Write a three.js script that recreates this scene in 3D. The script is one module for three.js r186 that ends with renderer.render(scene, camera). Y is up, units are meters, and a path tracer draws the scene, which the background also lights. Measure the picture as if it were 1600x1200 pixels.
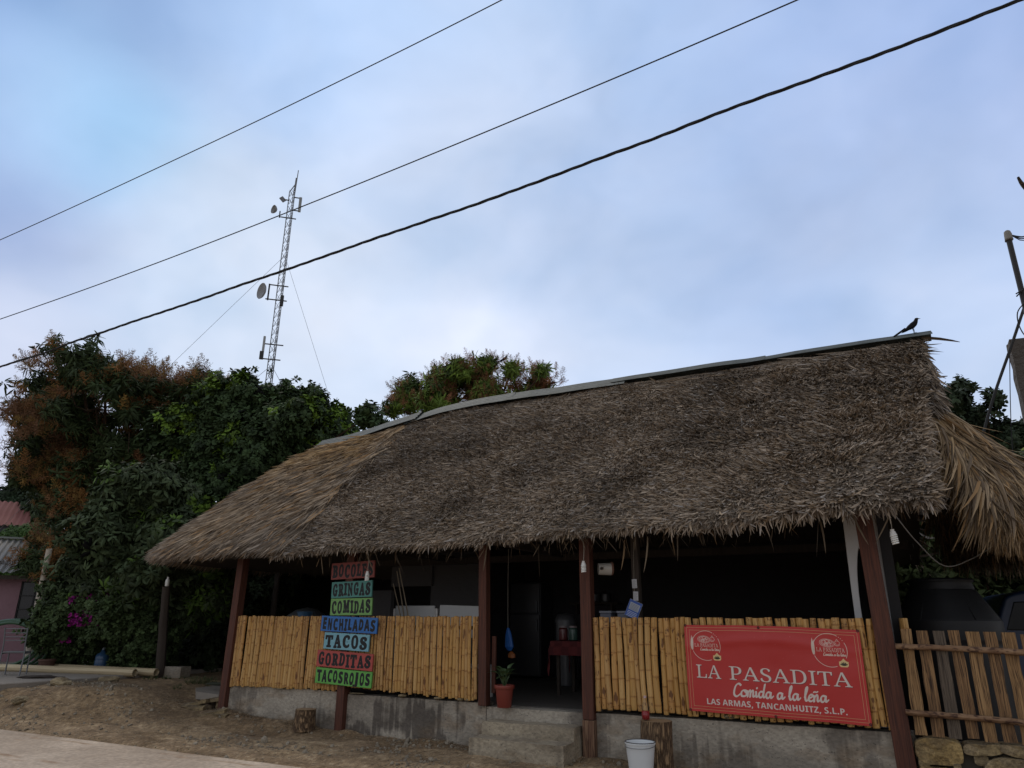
import * as THREE from 'three';
import { mergeGeometries, mergeVertices, toCreasedNormals } from 'three/addons/utils/BufferGeometryUtils.js';
import { RoundedBoxGeometry } from 'three/addons/geometries/RoundedBoxGeometry.js';

// ---------------------------------------------------------------- camera, sky, sun, exposure
const scene = new THREE.Scene();
const camera = new THREE.PerspectiveCamera(56.99, 4 / 3, 0.1, 2000);
camera.position.set(0, 1.62, 0);
camera.rotation.order = 'YXZ';
camera.rotation.set(0.3241, 0.4793, 0.0073);
const renderer = new THREE.WebGLRenderer({ antialias: true });
renderer.toneMapping = THREE.LinearToneMapping;
renderer.toneMappingExposure = 1.17;
renderer.shadowMap.enabled = true;
const SUN_I = 0.7, SKY_I = 1.0;

// ---------------------------------------------------------------- random numbers and noise
let seed = 12345;
const srand = (s) => { seed = s >>> 0; };
const rnd = () => { seed = (seed + 0x6d2b79f5) >>> 0; let t = seed; t = Math.imul(t ^ (t >>> 15), t | 1); t ^= t + Math.imul(t ^ (t >>> 7), t | 61); return ((t ^ (t >>> 14)) >>> 0) / 4294967296; };
const rr = (a, b) => a + (b - a) * rnd();
const gauss = () => Math.sqrt(-2 * Math.log(1 - rnd())) * Math.cos(6.28318 * rnd());
const pick = (a) => a[Math.floor(rnd() * a.length)];
const clamp = (x, a, b) => Math.min(b, Math.max(a, x));
const lerp = (a, b, t) => a + (b - a) * t;
const sm = (a, b, x) => { const t = clamp((x - a) / (b - a), 0, 1); return t * t * (3 - 2 * t); };
const h3 = (x, y, z) => { let n = Math.imul(x, 374761393) ^ Math.imul(y, 668265263) ^ Math.imul(z, 1274126177); n = Math.imul(n ^ (n >>> 13), 1274126177); return ((n ^ (n >>> 16)) >>> 0) / 4294967296; };
function vn(x, y, z) {
  const X = Math.floor(x), Y = Math.floor(y), Z = Math.floor(z); let u = x - X, v = y - Y, w = z - Z;
  u = u * u * (3 - 2 * u); v = v * v * (3 - 2 * v); w = w * w * (3 - 2 * w);
  const a = lerp(lerp(h3(X, Y, Z), h3(X + 1, Y, Z), u), lerp(h3(X, Y + 1, Z), h3(X + 1, Y + 1, Z), u), v);
  const b = lerp(lerp(h3(X, Y, Z + 1), h3(X + 1, Y, Z + 1), u), lerp(h3(X, Y + 1, Z + 1), h3(X + 1, Y + 1, Z + 1), u), v);
  return lerp(a, b, w) * 2 - 1;
}
const fbm = (x, y, z, o = 4) => { let s = 0, a = 0.5; for (let i = 0; i < o; i++) { s += a * vn(x, y, z); x = x * 2.03 + 7.1; y = y * 2.03 + 3.7; z = z * 2.03 + 1.3; a *= 0.5; } return s; };
// tiling 2D noise over a w x h period
const h2 = (x, y, k) => h3(x, y, k);
function tn(x, y, px, py, k) {
  const X = Math.floor(x), Y = Math.floor(y); let u = x - X, v = y - Y; u = u * u * (3 - 2 * u); v = v * v * (3 - 2 * v);
  const m = (a, p) => ((a % p) + p) % p, x0 = m(X, px), x1 = m(X + 1, px), y0 = m(Y, py), y1 = m(Y + 1, py);
  return lerp(lerp(h2(x0, y0, k), h2(x1, y0, k), u), lerp(h2(x0, y1, k), h2(x1, y1, k), u), v) * 2 - 1;
}
const tf = (u, v, px, py, k, o = 5) => { let s = 0, a = 0.5; for (let i = 0; i < o; i++) { s += a * tn(u * px, v * py, px, py, k + i * 17); px *= 2; py *= 2; a *= 0.55; } return s; };
const V = (x, y, z) => new THREE.Vector3(x, y, z);

// ---------------------------------------------------------------- the sky: an overcast evening sky, thin blue in one gap
{
  const W = 1536, H = 768, data = new Float32Array(W * H * 4);
  const s = (r, g, b) => [r, g, b].map((c) => Math.pow(c / 255, 2.2));
  // azimuth, elevation, colour, width of the large cloud masses
  const K = [[-1.23, 0.68, s(128, 160, 210), .22], [-1.15, 0.626, s(158, 190, 228), .1], [-1.07, 0.6, s(112, 184, 236), .09], [-1.15, 0.46, s(138, 158, 204), .11], [-0.945, 0.52, s(188, 205, 231), .16],
    [-0.70, 0.735, s(166, 190, 228), .2], [-0.588, 0.627, s(186, 202, 232), .17], [-0.27, 0.66, s(158, 184, 226), .2], [0.03, 0.684, s(146, 172, 220), .2], [0.23, 0.654, s(144, 168, 216), .2],
    [0.15, 0.477, s(158, 182, 224), .15], [0.1, 0.412, s(178, 195, 226), .14], [-0.1, 0.433, s(160, 182, 222), .16], [-0.577, 0.394, s(196, 208, 232), .18], [-0.93, 0.324, s(205, 213, 233), .18], [-1.13, 0.257, s(186, 194, 220), .16],
    [-0.43, 0.52, s(172, 190, 226), .16], [-0.036, 0.57, s(154, 178, 222), .16], [-0.84, 0.743, s(150, 182, 228), .15], [-0.29, 0.39, s(182, 198, 228), .16]];
  const KV = K.map(([a, e, c, w]) => [Math.cos(e) * Math.sin(a), Math.sin(e), -Math.cos(e) * Math.cos(a), c, 1.35 / (w * w)]);
  for (let j = 0; j < H; j++) for (let i = 0; i < W; i++) {
    const el = ((j + .5) / H - .5) * Math.PI, th = ((i + .5) / W - .5) * 2 * Math.PI, ce = Math.cos(el);
    const x = ce * Math.cos(th), y = Math.sin(el), z = ce * Math.sin(th), o = (j * W + i) * 4;
    const wx = fbm(x * 3 + 11, y * 4, z * 3, 4) * .10, wy = fbm(x * 3, y * 4 + 31, z * 3, 4) * .10;
    const dx = x + wx, dy = y + wy, dz = z + wx * .6;
    const up = clamp(y, 0, 1), base = [lerp(.52, .42, up), lerp(.53, .45, up), lerp(.58, .55, up)];
    let wsum = .05, c0 = base[0] * .05, c1 = base[1] * .05, c2 = base[2] * .05;
    for (const [kx, ky, kz, c, iw] of KV) { const d2 = (dx - kx) ** 2 + (dy - ky) ** 2 + (dz - kz) ** 2, w = Math.exp(-d2 * iw * 1.1); wsum += w; c0 += w * c[0]; c1 += w * c[1]; c2 += w * c[2]; }
    const n = fbm(x * 5 + wx * 8, y * 8, z * 5 + wy * 8, 6), n2 = fbm(x * 2.2 - 4, y * 4, z * 2.2, 4), n3 = fbm(x * 12 + wx * 14, y * 17, z * 12 + wy * 14, 5), f = 1 + n * .22 + n2 * .17 + n3 * .08, g = n * .12;
    const hz = y < 0 ? lerp(1, .35, clamp(-y * 8, 0, 1)) : 1;
    data[o] = lerp(c0, (c0 + c1 + c2) / 3, .14) / wsum * (f + g) * hz * 1.02; data[o + 1] = lerp(c1, (c0 + c1 + c2) / 3, .06) / wsum * f * hz * 1.05; data[o + 2] = lerp(c2, (c0 + c1 + c2) / 3, .17) / wsum * (f - g * .8) * hz * 1.05; data[o + 3] = 1;
  }
  const sky = new THREE.DataTexture(data, W, H, THREE.RGBAFormat, THREE.FloatType);
  sky.mapping = THREE.EquirectangularReflectionMapping; sky.minFilter = sky.magFilter = THREE.LinearFilter; sky.wrapS = THREE.RepeatWrapping; sky.needsUpdate = true; sky.name = 'sky';
  scene.background = sky; scene.environment = sky; scene.backgroundIntensity = SKY_I; scene.environmentIntensity = SKY_I;
}
const sun = new THREE.DirectionalLight(0xfff0dd, SUN_I);
sun.position.set(-26, 34, -24); sun.target.position.set(-5, 0, -10); sun.castShadow = true; sun.shadow.radius = 40; sun.shadow.mapSize.set(2048, 2048);
Object.assign(sun.shadow.camera, { left: -30, right: 30, top: 30, bottom: -30, near: 1, far: 120 }); sun.name = 'sun';
scene.add(sun, sun.target);

// ---------------------------------------------------------------- naming helpers
const used = new Map();
function numbered(n) { const k = used.get(n) ?? 0; used.set(n, k + 1); return k ? `${n}_${String(k).padStart(3, '0')}` : n; }
function tag(o, label, category, group) { Object.assign(o.userData, { label, category }); if (group) o.userData.group = group; return o; }
function thing(name, label, category, pos = [0, 0, 0], ry = 0, group) { const g = new THREE.Group(); g.name = numbered(name); g.position.set(...pos); g.rotation.y = ry; scene.add(g); return tag(g, label, category, group); }
function mesh(name, geo, m, parent = scene) {
  if (Array.isArray(geo)) geo = merge(geo);
  const o = new THREE.Mesh(geo, m); o.name = parent === scene ? numbered(name) : name; o.castShadow = o.receiveShadow = true; parent.add(o); return o;
}
function struct(name, geo, m) { const o = mesh(name, geo, m); o.userData.kind = 'structure'; return o; }
function sub(name, parent) { const g = new THREE.Group(); g.name = name; parent.add(g); return g; }
function merge(list) {
  const L = list.map((g) => { const q = g.index ? g.toNonIndexed() : g.clone(); for (const k of Object.keys(q.attributes)) if (!['position', 'normal', 'uv'].includes(k)) q.deleteAttribute(k); if (!q.attributes.normal) q.computeVertexNormals(); if (!q.attributes.uv) q.setAttribute('uv', new THREE.BufferAttribute(new Float32Array(q.attributes.position.count * 2), 2)); return q; });
  return mergeGeometries(L);
}
// box with uv in metres, its middle at x,y,z
function box(w, h, d, x = 0, y = 0, z = 0, bevel = 0) {
  const g = bevel ? new RoundedBoxGeometry(w, h, d, 2, bevel) : new THREE.BoxGeometry(w, h, d); g.translate(x, y, z); return uvm(g);
}
function uvm(g) { // planar uv in metres by the way each face points
  const q = g.index ? g.toNonIndexed() : g; const p = q.attributes.position, n = q.attributes.normal, uv = new Float32Array(p.count * 2);
  for (let i = 0; i < p.count; i++) { const ax = Math.abs(n.getX(i)), ay = Math.abs(n.getY(i)), az = Math.abs(n.getZ(i)); const [u, v] = az >= ax && az >= ay ? [p.getX(i), p.getY(i)] : ax >= ay ? [p.getZ(i), p.getY(i)] : [p.getX(i), p.getZ(i)]; uv[2 * i] = u; uv[2 * i + 1] = v; }
  q.setAttribute('uv', new THREE.BufferAttribute(uv, 2)); return q;
}
function tube(pts, r, seg = 24, rad = 6, closed = false) { return new THREE.TubeGeometry(new THREE.CatmullRomCurve3(pts.map((p) => p.isVector3 ? p : V(...p)), closed), seg, r, rad, closed); }
function taper(pts, r0, r1, seg = 12, rad = 7, bump = 0) {
  const c = new THREE.CatmullRomCurve3(pts.map((p) => p.isVector3 ? p : V(...p))), g = new THREE.TubeGeometry(c, seg, 1, rad, false), p = g.attributes.position;
  for (let i = 0; i <= seg; i++) { const q = c.getPointAt(i / seg); for (let j = 0; j <= rad; j++) { const k = i * (rad + 1) + j, a = j % rad; const r = lerp(r0, r1, i / seg) * (1 + bump * vn(a * 1.7, i * .8, r0 * 91)); p.setXYZ(k, q.x + (p.getX(k) - q.x) * r, q.y + (p.getY(k) - q.y) * r, q.z + (p.getZ(k) - q.z) * r); } }
  g.computeVertexNormals(); return g;
}
function cyl(r0, r1, h, x, y, z, n = 20, open = false) { const g = new THREE.CylinderGeometry(r1, r0, h, n, 1, open); g.translate(x, y + h / 2, z); return g; }
const lathe = (pts, n = 24) => new THREE.LatheGeometry(pts.map(([r, y]) => new THREE.Vector2(r, y)), n);
function rod(a, b, r, n = 6) { a = V(...a); b = V(...b); const d = b.clone().sub(a), g = new THREE.CylinderGeometry(r, r, d.length(), n); g.applyQuaternion(new THREE.Quaternion().setFromUnitVectors(V(0, 1, 0), d.normalize())); const m = a.add(b).multiplyScalar(.5); g.translate(m.x, m.y, m.z); return g; }
function rough(g, amp, fr, k = 0) { // push the vertices about along their normals
  let q = mergeVertices(g, 1e-4); const p = q.attributes.position, n = q.attributes.normal;
  const hold = new Map();
  for (let i = 0; i < p.count; i++) { const x = p.getX(i), y = p.getY(i), z = p.getZ(i), key = `${x.toFixed(4)},${y.toFixed(4)},${z.toFixed(4)}`; hold.set(key, 1); p.setXYZ(i, x + amp * fbm(x * fr + k, y * fr, z * fr, 3), y + amp * fbm(x * fr, y * fr + k + 9, z * fr, 3), z + amp * fbm(x * fr, y * fr, z * fr + k + 19, 3)); }
  q.computeVertexNormals(); return q;
}

// ---------------------------------------------------------------- textures and materials
function tex(w, h, fn, { srgb = true, rep } = {}) { // fn(u, v) -> [r,g,b] 0..1 (sRGB) or a single height
  const d = new Uint8Array(w * h * 4);
  for (let j = 0; j < h; j++) for (let i = 0; i < w; i++) { const c = fn((i + .5) / w, (j + .5) / h, i, j), o = (j * w + i) * 4; if (c.length) { d[o] = clamp(c[0], 0, 1) * 255; d[o + 1] = clamp(c[1], 0, 1) * 255; d[o + 2] = clamp(c[2], 0, 1) * 255; } else d[o] = d[o + 1] = d[o + 2] = clamp(c, 0, 1) * 255; d[o + 3] = 255; }
  const t = new THREE.DataTexture(d, w, h); t.wrapS = t.wrapT = THREE.RepeatWrapping; t.magFilter = THREE.LinearFilter; t.minFilter = THREE.LinearMipmapLinearFilter; t.generateMipmaps = true; if (srgb) t.colorSpace = THREE.SRGBColorSpace; if (rep) t.repeat.set(...rep); t.needsUpdate = true; return t;
}
const mat = (color, roughness = .8, extra = {}) => new THREE.MeshStandardMaterial({ color: new THREE.Color(...(Array.isArray(color) ? color : [color, color, color])), roughness, ...extra });
const white = [1, 1, 1];
const mix3 = (a, b, t) => [lerp(a[0], b[0], t), lerp(a[1], b[1], t), lerp(a[2], b[2], t)];
const sq = (r, g, b) => [r / 255, g / 255, b / 255];

const dirtH = (u, v) => .5 + .5 * tf(u, v, 9, 9, 3, 7);
const dirtMap = tex(1024, 1024, (u, v) => { const a = tf(u, v, 4, 4, 1, 7), b = tf(u, v, 40, 40, 9, 4), c = tf(u, v, 110, 30, 22, 3), st = b > .36 ? 1 : 0; let k = mix3(sq(128, 106, 79), sq(168, 144, 111), clamp(.5 + a * .9, 0, 1)); k = mix3(k, sq(92, 74, 54), clamp(c * .9, 0, .55)); k = mix3(k, sq(168, 156, 134), st * .35); return k.map((q) => q * (1 + b * .22)); }, { rep: [.45, .45] });
const dirtBump = tex(1024, 1024, (u, v) => dirtH(u, v) * .6 + .4 * (.5 + tf(u, v, 90, 90, 31, 3)), { srgb: false, rep: [.45, .45] });
const M = {};
M.dirt = mat(white, .95, { map: dirtMap, bumpMap: dirtBump, bumpScale: .025 });
M.road = mat(white, .9, { map: tex(1024, 1024, (u, v) => { const a = tf(u, v, 3, 3, 51, 7), b = tf(u, v, 80, 80, 54, 3), c = tf(u, v, 3, 12, 57, 5); let k = mix3(sq(164, 146, 126), sq(196, 178, 157), clamp(.5 + a, 0, 1)); k = mix3(k, sq(140, 112, 84), clamp((c - .12) * 2.6, 0, .7)); return k.map((q) => q * (1 + b * .16)); }, { rep: [.33, .33] }), bumpMap: tex(512, 512, (u, v) => .5 + .5 * tf(u, v, 30, 30, 59, 5), { srgb: false, rep: [.8, .8] }), bumpScale: .006 });
M.slab = mat([.23, .2, .165], .92, { bumpMap: M.road.bumpMap, bumpScale: .01 });
const concreteTex = (k, stain) => tex(1024, 512, (u, v) => { const a = tf(u, v, 5, 3, k, 7), b = tf(u, v, 90, 60, k + 3, 3), run = tf(u, .5, 60, 1, k + 5, 3), patch = tf(u, v, 5, 2, k + 8, 4), pit = tf(u, v, 140, 80, k + 15, 2); let c = mix3(sq(128, 120, 108), sq(164, 155, 140), clamp(.5 + a, 0, 1)); c = mix3(c, sq(66, 59, 53), clamp((run * .55 + patch * 1.7 - .42) * 2.0, 0, .75) * stain); c = mix3(c, sq(116, 92, 66), clamp(tf(u, v, 7, 5, k + 11, 5) - .12, 0, .5) * .8); c = mix3(c, sq(60, 55, 50), pit > .5 ? .5 : 0); return c.map((q) => q * (1 + b * .16)); }, { rep: [.32, .9] });
const concBump = tex(512, 512, (u, v) => .5 + .6 * tf(u, v, 9, 9, 77, 7), { srgb: false, rep: [1, 1] });
M.concrete = mat(white, .92, { map: concreteTex(70, .5), bumpMap: concBump, bumpScale: .012 });
M.concreteStained = mat(white, .92, { map: concreteTex(84, .85), bumpMap: concBump, bumpScale: .012 });
M.step = mat([1, .95, .85], .95, { map: concreteTex(95, .3), bumpMap: concBump, bumpScale: .02 });
const woodTex = (k, a, b, dark, w = 256, h = 1024) => tex(w, h, (u, v) => { const g = tf(u, v, 26, 3, k, 5), f = tf(u, v, 70, 8, k + 4, 3), l = tf(u, v, 5, 4, k + 7, 4); let c = mix3(a, b, clamp(.5 + g + l * .5, 0, 1)); c = mix3(c, dark, clamp((f - .08) * 3, 0, .85)); return c; });
const woodBump = tex(256, 1024, (u, v) => .5 + .7 * tf(u, v, 40, 4, 121, 5), { srgb: false });
M.post = mat([.82, .64, .5], .75, { map: woodTex(101, sq(82, 50, 38), sq(102, 64, 49), sq(60, 36, 28)), bumpMap: woodBump, bumpScale: .004 });
M.post.map.repeat.set(3, .6);
M.postDusty = mat(white, .95, { map: woodTex(108, sq(98, 70, 54), sq(132, 104, 80), sq(70, 46, 36)), bumpMap: woodBump, bumpScale: .008 }); M.postDusty.map.repeat.set(3, .8);
M.picket = [[sq(124, 94, 60), sq(164, 130, 88), sq(56, 38, 24)], [sq(110, 82, 54), sq(150, 116, 78), sq(46, 32, 22)], [sq(84, 72, 60), sq(104, 92, 78), sq(46, 38, 32)]].map((c, i) => { const m = mat(white, .9, { map: woodTex(131 + i * 20, ...c), bumpMap: woodBump, bumpScale: .012 }); m.map.repeat.set(4, .8); return m; });
M.rail = mat(white, .85, { map: woodTex(201, sq(112, 82, 58), sq(146, 116, 86), sq(64, 42, 30)), bumpMap: woodBump, bumpScale: .008 });
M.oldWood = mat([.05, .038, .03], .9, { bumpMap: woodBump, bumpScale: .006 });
M.deepShade = mat([.022, .02, .02], .95);  // near-black base colour, deepens the shade inside the restaurant
M.deepShadeWall = mat([.035, .032, .033], .95, { bumpMap: concBump, bumpScale: .01 });  // same for rendered walls: interior shade put into the base colour
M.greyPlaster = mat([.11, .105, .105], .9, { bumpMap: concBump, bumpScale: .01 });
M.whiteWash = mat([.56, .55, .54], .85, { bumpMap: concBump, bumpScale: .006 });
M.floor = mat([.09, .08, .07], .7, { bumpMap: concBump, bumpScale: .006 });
const caneMaps = [0, 1, 2, 3, 4].map((k) => tex(128, 1024, (u, v) => { const g = tf(u, v, 14, 3, 301 + k * 9, 4), l = tf(u, v, 2, 6, 304 + k * 9, 5), sp = tf(u, v, 9, 40, 306 + k * 9, 3), st = tf(u, v, 40, 6, 308 + k * 9, 3); let c = mix3(sq(176, 140, 86), sq(216, 182, 124), clamp(.5 + l * .8 + g * .5, 0, 1)); c = mix3(c, [sq(196, 164, 110), sq(176, 126, 66), sq(190, 152, 90), sq(160, 126, 84), sq(204, 164, 94)][k], .35); c = mix3(c, sq(88, 52, 22), clamp((sp - .34) * 5, 0, .8)); c = mix3(c, sq(120, 78, 36), clamp((st - .2) * 1.6, 0, .5)); return c; }));
M.cane = caneMaps.map((m) => mat([.98, .9, .77], .55, { vertexColors: true, map: m, bumpMap: woodBump, bumpScale: .0015 }));
M.node = mat([.19, .105, .04], .7);
const barkTex = tex(512, 512, (u, v) => { const r = Math.abs(tf(u, v, 14, 4, 401, 5)), f = tf(u, v, 60, 20, 404, 3); return mix3(sq(84, 64, 46), sq(150, 122, 90), clamp(r * 2.4 + f * .3, 0, 1)); });
const barkBump = tex(512, 512, (u, v) => clamp(Math.abs(tf(u, v, 14, 4, 401, 5)) * 2.4 + .3 * tf(u, v, 60, 20, 404, 3), 0, 1), { srgb: false });
M.bark = mat(white, .95, { map: barkTex, bumpMap: barkBump, bumpScale: .03 });
M.darkBark = mat([.32, .28, .25], .95, { map: barkTex, bumpMap: barkBump, bumpScale: .03 });
M.cutWood = mat(white, .9, { map: tex(256, 256, (u, v) => { const r = Math.hypot(u - .5, v - .5) + .02 * tf(u, v, 5, 5, 411, 3), g = .5 + .5 * Math.sin(r * 120); return mix3(sq(134, 110, 80), sq(166, 140, 106), g * .6 + .3 * tf(u, v, 30, 30, 412, 3)); }) });
const stoneTex = tex(512, 512, (u, v) => { const a = tf(u, v, 5, 5, 421, 7), b = tf(u, v, 50, 50, 424, 3), y = tf(u, v, 6, 9, 427, 5); let c = mix3(sq(118, 104, 82), sq(172, 156, 124), clamp(.5 + a, 0, 1)); c = mix3(c, sq(150, 128, 84), clamp(y * 1.2, 0, .35)); return c.map((q) => q * (1 + .3 * b)); });
const stoneBump = tex(512, 512, (u, v) => .5 + .7 * tf(u, v, 12, 12, 431, 6), { srgb: false });
M.stone = [mat([.95, .92, .86], .95, { map: stoneTex, bumpMap: stoneBump, bumpScale: .03 }), mat([.72, .7, .68], .95, { map: stoneTex, bumpMap: stoneBump, bumpScale: .03 }), mat([1, .9, .68], .95, { map: stoneTex, bumpMap: stoneBump, bumpScale: .03 })];
M.zinc = mat([.10, .115, .11], .6, { metalness: .2, roughnessMap: null, map: tex(512, 512, (u, v) => { const a = tf(u, v, 5, 5, 441, 6), b = tf(u, v, 60, 8, 443, 3); return mix3([.78, .8, .78], [1, 1, 1], clamp(.5 + a + b * .3, 0, 1)); }) });
M.zincDark = mat([.2, .19, .175], .7, { metalness: .15, map: M.zinc.map });
M.thatchCore = mat([.07, .058, .048], 1);
M.black = mat(.015, .55);
M.blackCable = mat(.012, .7);
M.galv = mat([.16, .165, .175], .55, { metalness: .3 });
M.paleGrey = mat([.42, .42, .41], .5);
M.bulb = mat([.82, .82, .78], .3);
M.bulbBase = mat([.7, .69, .66], .4);
M.cord = mat([.3, .27, .22], .8);

// ---------------------------------------------------------------- the ground
const slopeIn = (x, z) => .5 * sm(-9.3, -13.2, x) * sm(-6.9, lerp(-9.6, -8.0, sm(-11.5, -14, x)), z);
function ground(x, z) {
  let y = slopeIn(x, z) - .035;
  const near = sm(-6.9, -7.4, z);
  y += near * (.04 * fbm(x * .8, z * .9, 3, 3) + .03 * fbm(x * 1.6, z * 4.2, 8, 4) - .035 * Math.exp(-((z + 8.25 + .12 * vn(x * .4, 1, 1)) ** 2) / .012) - .03 * Math.exp(-((z + 7.6 + .1 * vn(x * .5, 4, 1)) ** 2) / .01) * sm(-12, -9, x) + .015 * Math.abs(fbm(x * 7, z * 9, 2, 3)));
  y += .10 * Math.exp(-((x + 9.0) ** 2) / 1.1 - ((z + 7.55) ** 2) / .09) * (.6 + .8 * fbm(x * 4, z * 4, 5, 3));
  y -= .05 * Math.exp(-((z + 7.18) ** 2) / .01) * (.5 + .5 * fbm(x * 2, 1, 1, 2));
  y += .055 * Math.exp(-((z + 9.44) ** 2) / .02) * sm(-11, -10, x) * sm(-2.9, -4, x) * (.7 + fbm(x * 3, 4, 4, 3));
  y += .11 * Math.exp(-((z + 9.35) ** 2) / .10) * sm(-7.4, -9, x) * sm(-11, -10.2, x);
  if (z > -6.9) y = Math.min(y, -.08);
  return y;
}
{
  const axis = (lo, hi, st, far) => { const a = []; for (let v = lo; v <= hi + 1e-6; v += st) a.push(v); let d = st, v = hi; while (v < far) { d *= 1.35; v += d; a.push(v); } d = st; v = lo; while (v > -far) { d *= 1.35; v -= d; a.unshift(v); } return a; };
  const xs = axis(-17.5, 1.5, .06, 700), zs = axis(-12.2, -6.6, .05, 700), nx = xs.length, nz = zs.length;
  const pos = new Float32Array(nx * nz * 3), uv = new Float32Array(nx * nz * 2), idx = [];
  for (let j = 0; j < nz; j++) for (let i = 0; i < nx; i++) { const k = j * nx + i; pos.set([xs[i], ground(xs[i], zs[j]), zs[j]], k * 3); uv.set([xs[i], zs[j]], k * 2); if (i && j) { const a = k - nx - 1, b = k - nx, c = k - 1; idx.push(a, c, b, b, c, k); } }
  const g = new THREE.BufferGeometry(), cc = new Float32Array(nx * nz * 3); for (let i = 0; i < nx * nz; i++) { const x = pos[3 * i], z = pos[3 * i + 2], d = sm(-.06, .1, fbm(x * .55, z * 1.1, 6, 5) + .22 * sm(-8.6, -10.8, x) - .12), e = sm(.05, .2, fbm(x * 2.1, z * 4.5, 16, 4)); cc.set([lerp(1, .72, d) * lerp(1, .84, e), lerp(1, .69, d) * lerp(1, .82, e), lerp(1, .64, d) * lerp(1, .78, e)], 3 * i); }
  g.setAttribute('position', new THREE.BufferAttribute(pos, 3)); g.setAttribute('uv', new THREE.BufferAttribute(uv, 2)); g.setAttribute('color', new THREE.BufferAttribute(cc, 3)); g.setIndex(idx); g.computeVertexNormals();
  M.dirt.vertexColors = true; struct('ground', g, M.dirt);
  // concrete road along the front, its far edge ragged by a few centimetres
  const s = new THREE.Shape(); s.moveTo(-80, 9); for (let x = -80; x <= 40; x += .25) s.lineTo(x, 7.0 + .03 * fbm(x * 1.3, 2, 2, 3) + .012 * fbm(x * 9, 2, 2, 2)); s.lineTo(40, 9); s.lineTo(40, -5); s.lineTo(-80, -5); s.closePath();
  const shape = new THREE.Shape(); shape.moveTo(-80, -6); shape.lineTo(40, -6); for (let x = 40; x >= -80; x -= .12) shape.lineTo(x, 7.0 + .03 * fbm(x * 1.3, 2, 2, 3) + .014 * fbm(x * 9, 2, 2, 2)); shape.closePath();
  const rg = new THREE.ExtrudeGeometry(shape, { depth: .22, bevelEnabled: true, bevelSize: .012, bevelThickness: .012, bevelSegments: 2 }); rg.rotateX(-Math.PI / 2); rg.translate(0, -.222, 0);
  struct('road', uvm(rg), M.road);
  // concrete yard pad at the left and the path that runs back beside the restaurant
  const pad = new THREE.Shape(); pad.moveTo(-30, 7.5); for (let z = 7.62; z <= 12.9; z += .15) pad.lineTo(-14.05 + .12 * fbm(z * 1.5, 3, 1, 3) - .10 * (z - 7.6) * .5, z); pad.lineTo(-30, 12.9); pad.closePath();
  const pg = new THREE.ExtrudeGeometry(pad, { depth: .3, bevelEnabled: true, bevelSize: .015, bevelThickness: .015, bevelSegments: 1 }); pg.rotateX(-Math.PI / 2); pg.translate(0, .215, 0);
  struct('yard_pad', uvm(pg), M.slab);
  const path = new THREE.Shape(); path.moveTo(-10.72, 9.6); path.lineTo(-11.5, 9.78); path.lineTo(-12.65, 10.7); path.lineTo(-13.2, 15.4); path.lineTo(-10.7, 15.4); path.closePath();
  const qg = new THREE.ExtrudeGeometry(path, { depth: .12, bevelEnabled: false }); qg.rotateX(-Math.PI / 2); qg.translate(0, .255, 0); struct('path', uvm(qg), M.slab);
}
// small stones, clods and dry straw lying on the dirt
{
  srand(71); const sg = rough(new THREE.IcosahedronGeometry(1, 1), .5, 1.3, 3), N = 3600, im = new THREE.InstancedMesh(sg, mat([1, 1, 1], .95, { bumpMap: stoneBump, bumpScale: .01 }), N), m = new THREE.Matrix4(), q = new THREE.Quaternion(), e = new THREE.Euler();
  let n = 0; while (n < N) { const x = rr(-17, .5), z = rr(-9.45, -7.08), d = fbm(x * 1.1, z * 1.6, 4, 3); if (rnd() > .25 + d * 1.6) continue; const s = .006 + .022 * Math.pow(rnd(), 5) + (rnd() < .02 ? rr(.01, .03) : 0); q.setFromEuler(e.set(rr(0, 6), rr(0, 6), rr(0, 6))); m.compose(V(x, ground(x, z) + s * .25, z), q, V(s * rr(.8, 1.6), s * rr(.5, 1), s)); im.setMatrixAt(n, m); const c = rr(.22, .36); im.setColorAt(n, new THREE.Color(c, c * .84, c * .62)); n++; }
  im.name = numbered('gravel'); im.userData.kind = 'stuff'; im.castShadow = im.receiveShadow = true; tag(im, 'small loose stones and clods scattered over the dirt in front', 'gravel'); scene.add(im);
  const bg = new THREE.BufferGeometry(); bg.setAttribute('position', new THREE.Float32BufferAttribute([-.5, 0, 0, .5, 0, 0, .4, .04, .5, -.4, .04, .5, 0, 0, 1], 3)); bg.setIndex([0, 2, 1, 0, 3, 2, 3, 4, 2]); bg.computeVertexNormals();
  const S = 3200, st = new THREE.InstancedMesh(bg, mat([1, 1, 1], .9), S); n = 0; srand(72);
  while (n < S) { const x = rr(-17, -1), z = rnd() < .4 ? -9.46 + Math.abs(gauss()) * .22 : rr(-9.4, -7.1), d = fbm(x * 1.3 + 4, z * 2, 14, 3); if (rnd() > .3 + d * 1.6) continue; q.setFromEuler(e.set(rr(-.2, .2), rr(0, 6.28), rr(-.3, .3))); const L = rr(.04, .2); m.compose(V(x, ground(x, z) + .008, z), q, V(rr(.004, .012), L, L)); st.setMatrixAt(n, m); const c = rr(.12, .36); st.setColorAt(n, new THREE.Color(c, c * .76, c * .48)); n++; }
  st.name = numbered('dry_straw'); st.userData.kind = 'stuff'; st.castShadow = st.receiveShadow = true; tag(st, 'dry straw and leaf scraps strewn over the dirt by the wall', 'straw'); scene.add(st);
}

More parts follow.
